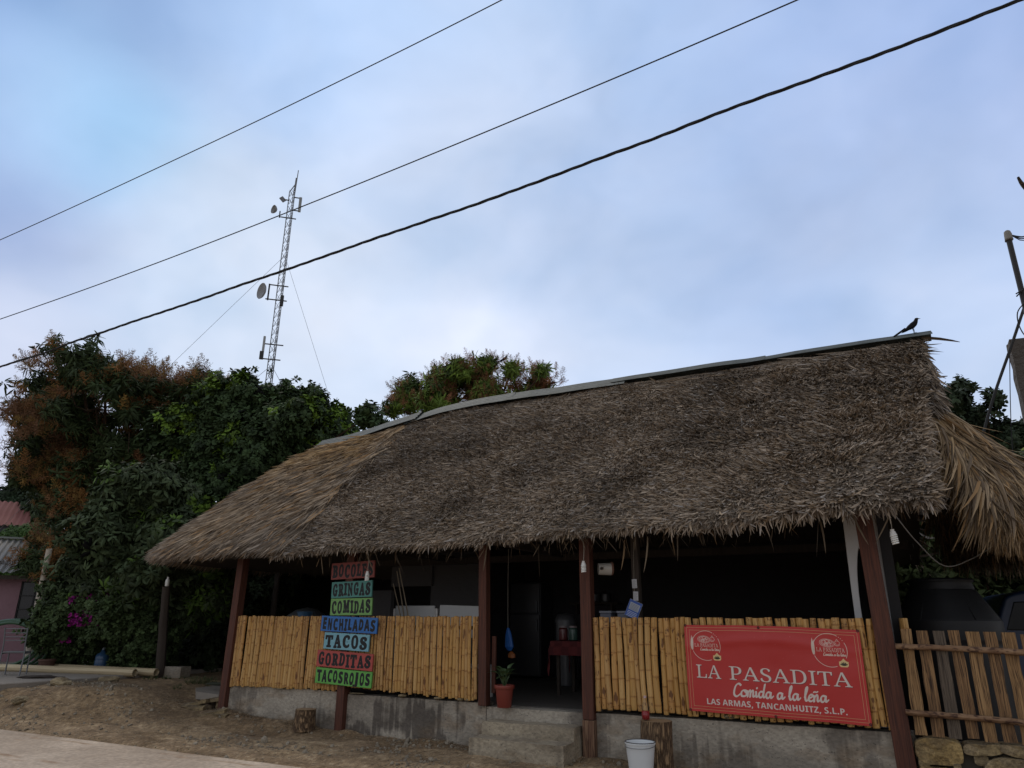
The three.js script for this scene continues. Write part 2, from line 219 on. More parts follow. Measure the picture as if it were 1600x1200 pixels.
{
  const tri = []; srand(74); for (let i = 0; i < 9; i++) { const a = i * 2.4, l = rr(.6, 1), o = rr(.2, .7); tri.push(-.03 * Math.cos(a), 0, .03 * Math.sin(a), .03 * Math.cos(a), 0, -.03 * Math.sin(a), Math.sin(a) * o * l, l * .8, Math.cos(a) * o * l); }
  const wg = new THREE.BufferGeometry(); wg.setAttribute('position', new THREE.Float32BufferAttribute(tri, 3)); wg.computeVertexNormals();
  const N = 340, im = new THREE.InstancedMesh(wg, mat([1, 1, 1], .8, { side: THREE.DoubleSide }), N), m = new THREE.Matrix4(), q = new THREE.Quaternion(); let n = 0;
  while (n < N) { const k = rnd(), x = k < .5 ? rr(-14.2, -12.4) : k < .8 ? rr(-12.6, -11.2) : rr(-17, -6.5), z = k < .5 ? rr(-11.2, -10) : k < .8 ? rr(-11.2, -9.8) : rr(-7.35, -7.08); if (fbm(x * 1.7, z * 1.7, 9, 3) < .02) continue; q.setFromAxisAngle(V(0, 1, 0), rnd() * 6); const h = k < .8 ? rr(.05, .16) : rr(.02, .07); m.compose(V(x, Math.max(ground(x, z), -.03) - .01, z), q, V(h, h, h)); im.setMatrixAt(n, m); const dry = rnd() < (k < .8 ? .3 : .7); im.setColorAt(n, dry ? new THREE.Color(.2, .16, .08) : new THREE.Color(.045, .07, .02)); n++; }
  im.name = numbered('weeds'); im.userData.kind = 'stuff'; im.castShadow = im.receiveShadow = true; tag(im, 'small green and dry weeds at the yard edge and road side', 'weeds'); scene.add(im);
}
// ---------------------------------------------------------------- the thatched restaurant
const F = -9.5, FL = .5; // facade plane, floor level
const house = thing('thatched_restaurant', 'low roadside eatery with grey palm thatch roof and bamboo cane front', 'restaurant');
const X1 = -10.43, X2 = -7.86, X3 = -5.33, X4 = -3.74, X5 = -.12; // the posts
{
  // foundation: three lengths of rendered block wall
  const found = (x0, x1, top, m, k) => { const w = x1 - x0, g0 = new THREE.BoxGeometry(w, top + .3, .22, Math.ceil(w / .12), 6, 2); g0.translate((x0 + x1) / 2, (top - .3) / 2, F - .11); const g = rough(g0, .016, 3.2, k); mesh('foundation_wall', uvm(g), m, house); };
  found(X1 + .06, X2 - .055, .56, M.concrete, 1); found(X2 + .075, X3 + .02, .53, M.concreteStained, 2); found(X3 + .03, X4 - .07, .485, M.concrete, 3); found(X4 + .08, X5 - .03, .5, M.concrete, 4);
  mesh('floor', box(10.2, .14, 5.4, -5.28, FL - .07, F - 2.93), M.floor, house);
  // posts: square sawn timbers
  const post = (x, y0, y1, w, m, dx = 0) => { const g = new RoundedBoxGeometry(w, y1 - y0, w, 2, .008); const p = g.attributes.position; for (let i = 0; i < p.count; i++) { const t = (p.getY(i) + (y1 - y0) / 2) / (y1 - y0); p.setX(i, p.getX(i) + dx * t); } g.translate(x, (y0 + y1) / 2, F + .02); return mesh('post', uvm(g), m, house); };
  post(X1, -.05, 3.0, .15, M.post, .05); post(X2, -.1, 3.0, .15, M.post); post(X3, FL, 3.0, .13, M.post, -.05); post(X4, .42, 3.0, .155, M.post, 0); post(X4, -.2, .415, .165, M.postDusty, 0); post(X5, -.3, 3.05, .19, M.post, -.075);
  const plank = (x, y0, y1, w) => mesh('plank', box(w, y1 - y0, .04, x, (y0 + y1) / 2, F - .06, .004), M.post, house);
  plank(X3 + .105, .66, 1.42, .06); plank(X4 - .1, .62, 1.4, .035);
  mesh('eave_beam', box(11, .16, .13, -5.0, 2.98, F + .02), M.oldWood, house);
  // walls round the dark inside
  mesh('back_wall', box(7.7, 3.0, .12, -4.1, 1.9, -15.1), M.deepShadeWall, house);
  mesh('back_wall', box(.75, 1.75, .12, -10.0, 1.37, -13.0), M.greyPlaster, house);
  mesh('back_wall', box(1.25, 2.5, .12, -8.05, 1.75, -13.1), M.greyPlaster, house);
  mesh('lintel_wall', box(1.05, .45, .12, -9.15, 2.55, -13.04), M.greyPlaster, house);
  mesh('side_wall', box(.12, 2.6, 5.2, .0, 1.8, -12.42), M.deepShade, house);
  mesh('partition_wall', box(.1, 2.7, 2.0, -7.5, 1.85, -14.1), M.deepShadeWall, house);
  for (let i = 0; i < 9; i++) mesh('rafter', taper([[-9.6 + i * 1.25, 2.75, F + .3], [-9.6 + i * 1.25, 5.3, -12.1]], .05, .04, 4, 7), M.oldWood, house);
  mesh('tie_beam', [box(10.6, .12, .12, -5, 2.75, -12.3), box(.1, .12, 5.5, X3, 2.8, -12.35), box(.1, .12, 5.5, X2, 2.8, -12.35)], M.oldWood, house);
  // whitewashed curved pillar with a pointed opening, just inside the right bay
  const a = new THREE.Shape(); a.moveTo(-.435, FL); a.lineTo(-.44, 1.7); a.bezierCurveTo(-.44, 2.2, -.43, 2.5, -.425, 2.98); a.lineTo(-.03, 2.98); a.lineTo(-.03, FL); a.closePath();
  const h = new THREE.Path(); h.moveTo(-.37, FL + .02); h.lineTo(-.375, 1.7); h.bezierCurveTo(-.38, 2.05, -.36, 2.35, -.3, 2.52); h.bezierCurveTo(-.2, 2.3, -.12, 1.95, -.09, 1.7); h.lineTo(-.09, FL + .02); h.closePath(); a.holes.push(h);
  const ag = new THREE.ExtrudeGeometry(a, { depth: .1, bevelEnabled: true, bevelSize: .01, bevelThickness: .01, bevelSegments: 2, curveSegments: 16 }); ag.translate(0, 0, -10.0); mesh('arched_pillar', uvm(ag), M.whiteWash, house);
  // steps: two worn treads
  const steps = sub('steps', house);
  const step = (x0, x1, z0, z1, y1, k) => { const g0 = new RoundedBoxGeometry(x1 - x0, y1 + .15, z1 - z0, 3, .03); const g1 = new THREE.BoxGeometry(x1 - x0, y1 + .15, z1 - z0, 24, 5, 6); g1.translate((x0 + x1) / 2, (y1 - .15) / 2, (z0 + z1) / 2); mesh('step', uvm(rough(g1, .028, 4, k)), M.step, steps); };
  step(-5.2, -3.86, -9.2, -8.86, .18, 7); step(-5.2, -3.86, -9.49, -9.2, .34, 9);
}
// bamboo panels: every cane a part
{
  const caneGeo = (k) => { srand(500 + k); const pts = [], N = 5; let y = 0; const nodes = []; let t = rr(.02, .16); while (t < 1) { nodes.push(t); t += rr(.17, .30); }
    pts.push([.0, 0], [.86, 0]); let last = 0; for (const n of nodes) { if (n > last + .02) pts.push([.96, lerp(last, n, .5)], [.98, n - .012]); pts.push([1.06, n - .004], [.935, n + .003], [1.04, n + .009], [.99, n + .02]); last = n + .02; } if (last < .99) pts.push([.97, (1 + last) / 2]); pts.push([.95, .997], [.78, 1], [.72, .985], [0, .97]);
    const g = new THREE.LatheGeometry(pts.filter((p, i) => i === 0 || p[1] <= 1).map(([r, q]) => new THREE.Vector2(r, q)), 9); const p = g.attributes.position, b = rr(-.5, .5); const col = new Float32Array(p.count * 3); for (let i = 0; i < p.count; i++) { const yy = p.getY(i), r = Math.hypot(p.getX(i), p.getZ(i)), k = r > 1.03 ? .9 : r > .9 && r < .945 ? .58 : r < .84 ? .6 : 1; col.set([k, k * (k < 1 ? .86 : 1), k * (k < 1 ? .75 : 1)], i * 3); p.setX(i, p.getX(i) + b * Math.sin(yy * Math.PI)); } g.setAttribute('color', new THREE.BufferAttribute(col, 3)); g.computeVertexNormals(); return g; };
  const geos = [...Array(10)].map((_, k) => caneGeo(k));
  const panel = (x0, x1, d0, d1, y0, y1, s, lean) => { srand(s); const g = sub('bamboo_panel', house); let x = x0; while (x < x1 - d0 * .5) { const d = Math.min(rr(d0, d1), x1 - x + .01), o = mesh('bamboo_cane', pick(geos), pick(M.cane), g), b = y0(x) + rr(-.018, .018), t = y1 + rr(-.012, .008); o.position.set(x + d / 2, b, F + .035 + rr(-.015, .012)); o.scale.set(d / 2, t - b, d / 2); o.rotation.set(rr(-.01, .01), 0, lean(x) + rr(-.012, .012)); o.rotation.order = 'YXZ'; x += d * rr(.97, 1.03) + (rnd() < .05 ? .012 : 0); }
    mesh('cane_rail', box(x1 - x0, .05, .04, (x0 + x1) / 2, y1 - .16, F - .045), M.oldWood, g); mesh('cane_rail', box(x1 - x0, .05, .04, (x0 + x1) / 2, y0(x0) + .16, F - .045), M.oldWood, g); };
  panel(X1 + .09, X2 - .08, .044, .068, (x) => .545 + .03 * sm(-10, -8.5, x), 1.685, 31, (x) => -.012);
  panel(X2 - .075, X3 - .085, .044, .068, (x) => lerp(.63, .555, (x - X2) / (X3 - X2)), 1.69, 32, (x) => .004);
  panel(X4 + .09, X5 - .09, .066, .092, (x) => lerp(.545, .545, 0), 1.685, 33, (x) => .008);
  // the canes that turn the corner at the right end
  const g = sub('bamboo_panel', house); srand(34); for (let i = 0; i < 8; i++) { const o = mesh('bamboo_cane', pick(geos), pick(M.cane), g); o.position.set(.06, .55, F - .12 - i * .095); o.scale.set(.046, 1.14, .046); }
  srand(35); // stones wedged under the canes
  for (const [x, w, h] of [[-6.74, .13, .05], [-6.1, .14, .04], [-5.72, .1, .05], [-5.6, .1, .05], [-1.95, .2, .06], [-7.6, .3, .02], [-9.2, .3, .02]]) { const o = mesh('wedge_stone', rough(new THREE.IcosahedronGeometry(1, 2), .35, 1.7, x), M.stone[0], house); o.scale.set(w / 2, h / 2, .06); o.position.set(x, .545 + h / 4, F + .01); }
}
// the roof
{
  const roof = sub('roof', house);
  const eb = (x) => x < -1.9 ? lerp(2.5, 2.63, clamp((x + 9) / 7.1, 0, 1)) : lerp(2.63, 2.82, clamp((x + 1.9) / 2.5, 0, 1)); // bottom of the fringe
  const ry = (x) => 5.42 + .52 * sm(-11.5, -6.9, x) + .015 * sm(-4, 1, x);
  const ZR = -12.3, ZE = -8.93, ZB = -15.67;
  const bulge = (x, y, z) => .05 * fbm(x * .7, y * .8, z * .7, 3) + .03 * fbm(x * 2.3, y * 2.3, z * 2.3, 2);
  const slope = (p) => { p.y += bulge(p.x, p.y, p.z) * 1.2; return p; };
  const xr = (t) => t < .45 ? lerp(.99, .72, t / .45) : lerp(.72, .5, (t - .45) / .55); // right edge of the front slope
  // every sheet is a function of (u, t), t from the ridge down to the eave
  const sheets = {
    front: (u, t) => { const xe = lerp(-9.15, xr(t), u), x = xe; return slope(V(x, lerp(ry(x), eb(x) + .17, t) + .022 * (((t * 8 + .35 * fbm(x * 1.1, t * 3, 4, 3)) % 1 + 1) % 1) + .06 * Math.sin(Math.PI * t) - .04 * Math.sin(t * 6.28), lerp(ZR, ZE, t))); },
    back: (u, t) => { const x = lerp(-9.15, xr(t), u); return slope(V(x, lerp(ry(x), 2.75, t), lerp(ZR, ZB, t))); },
    hip: (u, t) => { const th = u * Math.PI, c = Math.sin(th), s = -Math.cos(th), A = 4.45, B = 3.37, n = 2 / 3.6, ex = -9.15 - A * Math.pow(Math.abs(c), n), ez = ZR + (s < 0 ? 1 : -1) * B * Math.pow(Math.abs(s), n), tx = lerp(-9.15, -11, Math.min(1, c * 1.25)), p = lerp(1, .8, sm(0, .5, c)), h = Math.pow(t, p); return slope(V(lerp(tx, ex, h), lerp(ry(tx), eb(-9) + .2 + .14 * c, t) + .06 * Math.sin(Math.PI * t) * (1 - c), lerp(ZR, ez, h))); },
    skirt: (u, t) => { const th = u * Math.PI, c = Math.sin(th), s = -Math.cos(th), n = 2 / 1.8, ex = .92 + 1.78 * Math.pow(Math.abs(c), n), ez = ZR + (s < 0 ? 1 : -1) * 2.3 * Math.pow(Math.abs(s), n), tz = ZR + (s < 0 ? 1 : -1) * 1.3 * Math.min(1, Math.abs(s) * 1.2), tx = lerp(.62, .86, Math.min(1, c * 2)), h = t; return slope(V(lerp(tx, ex, h), lerp(4.42, 2.98 - .16 * c, t), lerp(tz, ez, h))); },
    gable: (u, t) => { const z = lerp(ZR + 1.5, ZR - 1.5, u), top = lerp(6.0, 4.5, Math.abs(z - ZR) / 1.55), y = lerp(top, Math.min(4.2, top - .05), t); return V(lerp(.93, .72, t) + .02 * Math.sin(u * 9), y, z); },
  };
  const core = (fn, nu, nt, thick) => { // a slab: outer face a little below the sheet, inner face lower still
    const pos = [], idx = [], uv = []; for (const k of [0, 1]) for (let j = 0; j <= nt; j++) for (let i = 0; i <= nu; i++) { const p = fn(i / nu, j / nt * .965); pos.push(p.x, p.y - .05 - k * thick, p.z); uv.push(i / nu * 8, j / nt * 4); }
    const S = (nu + 1) * (nt + 1), at = (k, i, j) => k * S + j * (nu + 1) + i;
    for (let j = 0; j < nt; j++) for (let i = 0; i < nu; i++) { idx.push(at(0, i, j), at(0, i, j + 1), at(0, i + 1, j), at(0, i + 1, j), at(0, i, j + 1), at(0, i + 1, j + 1)); idx.push(at(1, i, j), at(1, i + 1, j), at(1, i, j + 1), at(1, i + 1, j), at(1, i + 1, j + 1), at(1, i, j + 1)); }
    for (let i = 0; i < nu; i++) for (const j of [0, nt]) idx.push(at(0, i, j), at(1, i, j), at(0, i + 1, j), at(0, i + 1, j), at(1, i, j), at(1, i + 1, j));
    for (let j = 0; j < nt; j++) for (const i of [0, nu]) idx.push(at(0, i, j), at(1, i, j), at(0, i, j + 1), at(0, i, j + 1), at(1, i, j), at(1, i, j + 1));
    const g = new THREE.BufferGeometry(); g.setAttribute('position', new THREE.Float32BufferAttribute(pos, 3)); g.setAttribute('uv', new THREE.Float32BufferAttribute(uv, 2)); g.setIndex(idx); g.computeVertexNormals(); return g; };
  mesh('thatch_base', [core(sheets.front, 60, 20, .16), core(sheets.back, 30, 10, .16), core(sheets.hip, 40, 16, .14), core(sheets.skirt, 24, 10, .12), core(sheets.gable, 10, 4, .02)], M.thatchCore, roof);
  // palm leaf blades
  const blade = (curl, twist, pts = [[0, .55], [.25, 1], [.55, .9], [.82, .55], [1, .06]]) => { const pos = [], idx = [], up = curl; pts.forEach(([t, w], i) => { const y = up * t * t, a = twist * t, c = Math.cos(a) * .5 * w, s = Math.sin(a) * .5 * w; pos.push(-c, y - s * .12 - .012 * w, t, 0, y + .03 * w, t, c, y + s * .12 - .012 * w, t); if (i) { const b = i * 3, q = b - 3; idx.push(q, b, q + 1, q + 1, b, b + 1, q + 1, b + 1, q + 2, q + 2, b + 1, b + 2); } }); const g = new THREE.BufferGeometry(); g.setAttribute('position', new THREE.Float32BufferAttribute(pos, 3)); g.setIndex(idx); g.computeVertexNormals(); return g; };
  const wide = [[0, .5], [.22, 1], [.5, 1], [.8, .75], [1, .22]], curly = [blade(.4, 1.3, wide), blade(-.5, -1.3, wide), blade(-.35, .5, wide), blade(.3, -.9, wide)], straight = [blade(-.05, .3), blade(.05, -.3), blade(-.12, .15)];
  const leafM = mat([1, 1, 1], .85, { side: THREE.DoubleSide });
  function blades(name, geos, N, place, s, label) { srand(s); const list = geos.map(() => []); for (let i = 0; i < N; i++) { const b = place(i); if (b) list[i % geos.length].push(b); }
    list.forEach((L, k) => { const im = new THREE.InstancedMesh(geos[k], leafM, L.length); L.forEach(([m, c], i) => { im.setMatrixAt(i, m); im.setColorAt(i, c); }); im.name = name; im.userData.kind = 'stuff'; if (label) im.userData.label = label; im.castShadow = im.receiveShadow = true; roof.add(im); }); }
  const m4 = new THREE.Matrix4();
  function orient(P, D, Nn, yaw, lift, roll, w, L, off) { const side = V().crossVectors(Nn, D).normalize(), d = D.clone().multiplyScalar(Math.cos(yaw)).addScaledVector(side, Math.sin(yaw)).normalize(), s2 = V().crossVectors(Nn, d).normalize(), z = d.multiplyScalar(Math.cos(lift)).addScaledVector(Nn, Math.sin(lift)).normalize(), y0 = V().crossVectors(z, s2).normalize(), x = s2.multiplyScalar(Math.cos(roll)).addScaledVector(y0, Math.sin(roll)), y = V().crossVectors(z, x); const m = new THREE.Matrix4().makeBasis(x.multiplyScalar(w), y.multiplyScalar(L), z.multiplyScalar(L)); m.setPosition(P.x + Nn.x * off, P.y + Nn.y * off, P.z + Nn.z * off); return m; }
  function frame(fn, u, t) { const P = fn(u, t), e = .01, T = fn(u, Math.min(1, t + e)).sub(fn(u, Math.max(0, t - e))).normalize(), U = fn(Math.min(1, u + e), t).sub(fn(Math.max(0, u - e), t)).normalize(); let N = V().crossVectors(T, U).normalize(); return [P, T, N]; }
  const grey = (P) => { const n = fbm(P.x * .9, P.y * .9, P.z, 3), b = clamp(.5 + n * .9 + gauss() * .34, 0, 1), k = mix3([.135, .106, .078], [.425, .338, .25], b * b * .7 + b * .3); if (rnd() < .12) return new THREE.Color(...mix3(k, [.30, .21, .12], .6)); if (rnd() < .1) return new THREE.Color(...mix3(k, [.42, .39, .36], .6)); if (rnd() < .12) return new THREE.Color(...mix3(k, [.08, .055, .04], .5)); return new THREE.Color(...k); };
  const tawny = (P, g = .5) => { const n = fbm(P.x * 1.3, P.y * 1.3, P.z * 1.3, 3), b = clamp(.5 + n * .7 + gauss() * .42, 0, 1); const k = mix3(mix3([.15, .10, .055], [.43, .285, .135], b), mix3([.12, .1, .08], [.30, .25, .2], b), g); if (rnd() < .1) return new THREE.Color(...mix3(k, [.42, .23, .08], .55)); return new THREE.Color(...k); };
  const out = (N) => { if (N.y < 0) N.multiplyScalar(-1); return N; };
  blades('thatch', curly, 250000, () => { const u = rnd(), t = .035 + .965 * Math.pow(rnd(), .9), [P, D, N0] = frame(sheets.front, u, t), N = out(N0); const ed = sm(.9, 1, t), big = sm(-4, .4, P.x), cy = fbm(P.x * 1.5, P.y * 1.9, P.z * 1.9, 3), cl = fbm(P.x * 2.6 + 7, P.y * 2.8, P.z * 2.8, 3), L = rr(.07, .165) * (1 + big * (.15 + .65 * ed)) * (1 + .4 * Math.max(0, cl)), w = rr(.010, .024) * (1 + .4 * big); return [orient(P, D, N, gauss() * .48 - .12 + 1.5 * cy, rr(-.04, .28) + .55 * Math.max(0, cl) - ed * .1, gauss() * .7, w, L, rr(-.045, .03)), grey(P)]; }, 601);
  blades('thatch', straight, 62000, () => { const u = rnd() < .66 ? Math.pow(rnd(), .85) * .55 : rnd(), L = rr(.25, .62), t = Math.pow(rnd(), .6) * (1.015 - L / 6), [P, D, N0] = frame(sheets.hip, u, t), N = out(N0); const w = rr(.012, .027); return [orient(P, D, N, gauss() * .2 + .5 * fbm(P.x * 1.3, P.y * 1.6, P.z * 1.3, 2), rr(-.03, .22), gauss() * .6, w, L, rr(-.03, .04)), tawny(P, clamp(.3 + .5 * t - .4 * fbm(P.x, P.y, 3, 2) - 1.1 * sm(.4, 0, t), 0, 1))]; }, 602, 'longer tawny thatch of the hipped left end');
  // the seam between hip and front slope: long leaves laid over it
  blades('thatch', straight, 5200, () => { const t = Math.pow(rnd(), .8) * .93, [P, D, N0] = frame(sheets.front, clamp(gauss() * .012 + .01, 0, .06), t), N = out(N0); return [orient(P, D, N, -.25 + gauss() * .25, rr(.02, .18), gauss() * .5, rr(.01, .022), rr(.25, .6), rr(.01, .07)), tawny(P, .3 + .5 * t)]; }, 603);
  blades('thatch', curly, 14000, () => { const u = rnd(), t = rnd(), [P, D, N0] = frame(sheets.back, u, t), N = out(N0); return [orient(P, D, N, gauss() * .5, rr(.02, .35), gauss() * .6, rr(.03, .06), rr(.3, .6), rr(-.03, .04)), grey(P)]; }, 604);
  const droop = [blade(-.38, .4), blade(-.28, -.4), blade(-.5, .2)];
  blades('skirt_thatch', droop, 48000, () => { const u = rnd() < .7 ? .05 + rnd() * .5 : .05 + .95 * rnd(), t = Math.pow(rnd(), .8), [P, D, N0] = frame(sheets.skirt, u, t), N = N0.x < 0 ? N0.multiplyScalar(-1) : N0; const hang = sm(.72, 1, t), L = rr(.4, 1.0) * (1 - .4 * hang), w = rr(.008, .024); D.y -= hang * rr(.3, 1.3); D.normalize(); return [orient(P, D, N, gauss() * .16 - .05, rr(.02, .28) * (1 - .7 * hang), gauss() * .45, w, L, rr(-.02, .09)), tawny(P, .1 + rnd() * .3)]; }, 605, 'long tawny palm leaves of the lower right roof skirt');
  blades('thatch', straight, 3600, () => { const [P, D, N0] = frame(sheets.gable, rnd() * .55, rnd()); const N = V(1, .2, .1).normalize(); return [orient(P, V(.25, -.75, .5 * (rnd() - .3)).normalize(), N, gauss() * .4, rr(.0, .4), gauss() * .7, rr(.015, .035), rr(.14, .3), rr(-.08, .02)), grey(P)]; }, 606);
  // ragged right edge of the front slope
  blades('thatch', curly, 5200, () => { const t = rnd(), [P, D, N0] = frame(sheets.front, rr(.985, 1), t), N = out(N0); return [orient(P, D, N, lerp(.2, .55, t) + gauss() * .35, rr(0, .25), gauss() * .7, rr(.014, .03), rr(.1, .2) * (.7 + .5 * t), rr(-.18, .03)), grey(P)]; }, 607);
  // leaves tucked lengthwise under the metal ridge
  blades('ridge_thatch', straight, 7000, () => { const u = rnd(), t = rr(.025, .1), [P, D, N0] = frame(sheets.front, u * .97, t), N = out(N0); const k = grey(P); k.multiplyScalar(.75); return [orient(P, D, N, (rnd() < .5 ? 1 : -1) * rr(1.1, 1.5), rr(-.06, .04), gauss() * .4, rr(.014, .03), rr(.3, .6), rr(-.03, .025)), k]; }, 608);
  // drooping eave fringe and stray strands below it
  blades('eave_fringe', curly, 20000, () => { const hip = rnd() < .45, u = hip ? Math.pow(rnd(), 1.2) * .6 : rnd(), [P, D] = frame(hip ? sheets.hip : sheets.front, u, rr(.9, .99)); const d = D.clone(); d.y -= rr(0, .5); d.normalize(); return [orient(P, d, V(0, .4, 1).normalize(), gauss() * .5, rr(-.1, .35), gauss() * .8, rr(.008, .02), rr(.05, .12), -rr(-.03, .13)), (hip ? tawny(P, .7) : grey(P))]; }, 609);
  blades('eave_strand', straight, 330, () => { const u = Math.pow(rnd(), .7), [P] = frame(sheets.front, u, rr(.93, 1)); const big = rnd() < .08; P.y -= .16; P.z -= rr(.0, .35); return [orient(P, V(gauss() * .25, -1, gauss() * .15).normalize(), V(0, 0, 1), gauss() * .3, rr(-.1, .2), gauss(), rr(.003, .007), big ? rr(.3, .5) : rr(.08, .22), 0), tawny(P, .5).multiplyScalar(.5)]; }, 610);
  // metal ridge sheets, corrugated lengthwise, bent over the ridge
  const ridge = (x0, x1, dl, wf, lift, tilt) => { const nx = 24, rows = 36, pos = [], idx = []; for (let i = 0; i <= nx; i++) for (let j = 0; j <= rows; j++) { const x = lerp(x0, x1, i / nx), s = lerp(-wf, wf, j / rows), r = Math.abs(s), y = ry(x) + lift + .05 + .03 * fbm(x * 1.2, 3, lift * 9, 2) - r * tilt - .0 + .011 * Math.sin(s * 6.283 / .076) - .05 * Math.exp(-((x - x0) ** 2) / .3) * dl; pos.push(x, y, ZR + s * (1 - .08 * tilt) + .03 * fbm(x * 1.5, 1, s, 2)); if (i && j) { const a = (i - 1) * (rows + 1) + j - 1, b = a + 1, c = a + rows + 1, d = c + 1; idx.push(a, b, c, b, d, c); } }
    const g = new THREE.BufferGeometry(); g.setAttribute('position', new THREE.Float32BufferAttribute(pos, 3)); g.setIndex(idx); g.computeVertexNormals(); const uv = []; for (let i = 0; i < pos.length; i += 3) uv.push(pos[i], pos[i + 2]); g.setAttribute('uv', new THREE.Float32BufferAttribute(uv, 2)); mesh('ridge_sheet', g, M.zinc, roof); };
  ridge(-11.4, -8.6, 0, .31, .15, .80); ridge(-8.9, -6.3, 0, .32, .085, .78); ridge(-6.6, -3.9, 0, .30, .07, .72); ridge(-4.2, -1.4, 0, .22, .075, .6); ridge(-1.75, 1.12, 0, .2, .06, .56);
}

// ---------------------------------------------------------------- painted menu boards
function canvas(w, h, draw) { const c = document.createElement('canvas'); c.width = w; c.height = h; draw(c.getContext('2d'), w, h); const t = new THREE.CanvasTexture(c); t.colorSpace = THREE.SRGBColorSpace; t.magFilter = THREE.LinearFilter; t.anisotropy = 8; return t; }
const rgb = (r, g, b, a = 1) => `rgba(${r | 0},${g | 0},${b | 0},${a})`;
{
  const B = [ // text, colour, four corners (left top, right top, left bottom, right bottom), words for the colour
    ['BOCOLES', [128, 58, 50], [-8.24, 2.52], [-7.34, 2.54], [-8.22, 2.25], [-7.34, 2.28], 'red'], ['GRINGAS', [72, 130, 122], [-8.19, 2.215], [-7.37, 2.235], [-8.19, 1.96], [-7.35, 1.98], 'teal'],
    ['COMIDAS', [112, 158, 88], [-8.19, 1.95], [-7.35, 1.97], [-8.185, 1.7], [-7.335, 1.695], 'light green'], ['ENCHILADAS', [46, 104, 170], [-8.34, 1.69], [-7.2, 1.665], [-8.33, 1.46], [-7.2, 1.42], 'blue'],
    ['TACOS', [118, 168, 180], [-8.26, 1.44], [-7.34, 1.41], [-8.24, 1.19], [-7.34, 1.16], 'pale turquoise'], ['GORDITAS', [170, 72, 64], [-8.36, 1.175], [-7.23, 1.13], [-8.36, .925], [-7.25, .885], 'coral red'], ['TACOSROJOS', [96, 164, 72], [-8.37, .91], [-7.235, .875], [-8.36, .68], [-7.25, .64], 'bright green']];
  B.forEach(([text, col, a, b, c, d, word], k) => {
    const cx = (a[0] + b[0] + c[0] + d[0]) / 4, cy = (a[1] + b[1] + c[1] + d[1]) / 4, w = (b[0] - a[0] + d[0] - c[0]) / 2, h = (a[1] - c[1] + b[1] - d[1]) / 2, rot = Math.atan2(b[1] - a[1] + d[1] - c[1], b[0] - a[0] + d[0] - c[0]);
    const place = ['topmost of the stack, half under the eave', 'second from the top of the stack', 'resting just above the bamboo top', 'widest, level with the bamboo top', 'narrow, under the blue one', 'second from the bottom of the stack', 'lowest of the stack'][k];
    const t = thing('menu_board', `${word} painted wooden board reading ${text === 'TACOSROJOS' ? 'TACOS ROJOS' : text}, ${place}`, 'menu board', [cx, cy, F + .115 + (k % 2) * .006 + (k < 3 ? -.015 : 0)], 0, 'hand painted menu boards'); t.rotation.z = rot;
    mesh('board', box(w, h, .022, 0, 0, 0, .003), mat(col.map((q) => Math.pow(q / 255, 2.2) * .7), .7, { bumpMap: woodBump, bumpScale: .002 }), t);
    srand(800 + k); const T = canvas(768, Math.round(768 * h / w), (g, W, H) => {
      g.fillStyle = rgb(...col); g.fillRect(0, 0, W, H);
      for (let i = 0; i < 420; i++) { const q = rr(-22, 22); g.fillStyle = rgb(col[0] + q, col[1] + q, col[2] + q, .28); g.fillRect(rr(-60, W), rr(0, H), rr(40, 260), rr(1, 5)); }
      for (let i = 0; i < 60; i++) { g.fillStyle = rgb(60, 50, 40, rr(.1, .4)); const e = rnd() < .5; g.fillRect(rr(0, W), e ? rr(-3, 5) : H - rr(-1, 5), rr(3, 26), rr(2, 5)); }
      const wt = (c) => ({ I: .6, M: 1.35, J: .85, L: .85, E: .9 })[c] ?? 1, tot = [...text].reduce((q, c) => q + wt(c), 0), fs = H * .96; let at = 15; g.textAlign = 'center'; g.textBaseline = 'middle'; g.lineJoin = g.lineCap = 'round';
      [...text].forEach((ch, i) => { const cw = (W - 30) * wt(ch) / tot; at += cw; g.save(); g.translate(at - cw / 2, H * .515 + rr(-.035, .035) * H); g.rotate(rr(-.06, .06)); g.font = `bold ${fs}px ${k === 3 || k === 6 ? 'sans-serif' : 'serif'}`; const mw = g.measureText(ch).width, sx = Math.min(1.5, cw * .82 / mw); g.scale(sx, rr(.97, 1.06)); g.fillStyle = '#0b0c10'; g.strokeStyle = '#0b0c10'; g.lineWidth = H * (text.length > 8 ? .075 : .1); g.strokeText(ch, 0, 0); g.fillText(ch, 0, 0); for (let q = 0; q < 5; q++) { g.beginPath(); g.arc(rr(-.3, .3) * mw, rr(-.34, .34) * fs * .7, H * rr(.02, .035), 0, 7); if (q < 2) g.fill(); } g.restore(); });
      for (let i = 0; i < 90; i++) { g.fillStyle = rgb(...col, rr(.05, .2)); g.fillRect(rr(0, W), rr(0, H), rr(4, 40), 1.2); }
    });
    const f = new THREE.PlaneGeometry(w - .006, h - .006); f.translate(0, 0, .013); mesh('painted_face', f, mat(white, .62, { map: T, bumpMap: woodBump, bumpScale: .0015 }), t);
    for (const [sx, sy] of [[-1, 1], [1, 1]]) mesh('nail', cyl(.006, .006, .006, sx * (w / 2 - .03), sy * (h / 2 - .03) - .003, .014, 8), M.galv, t);
  });
}
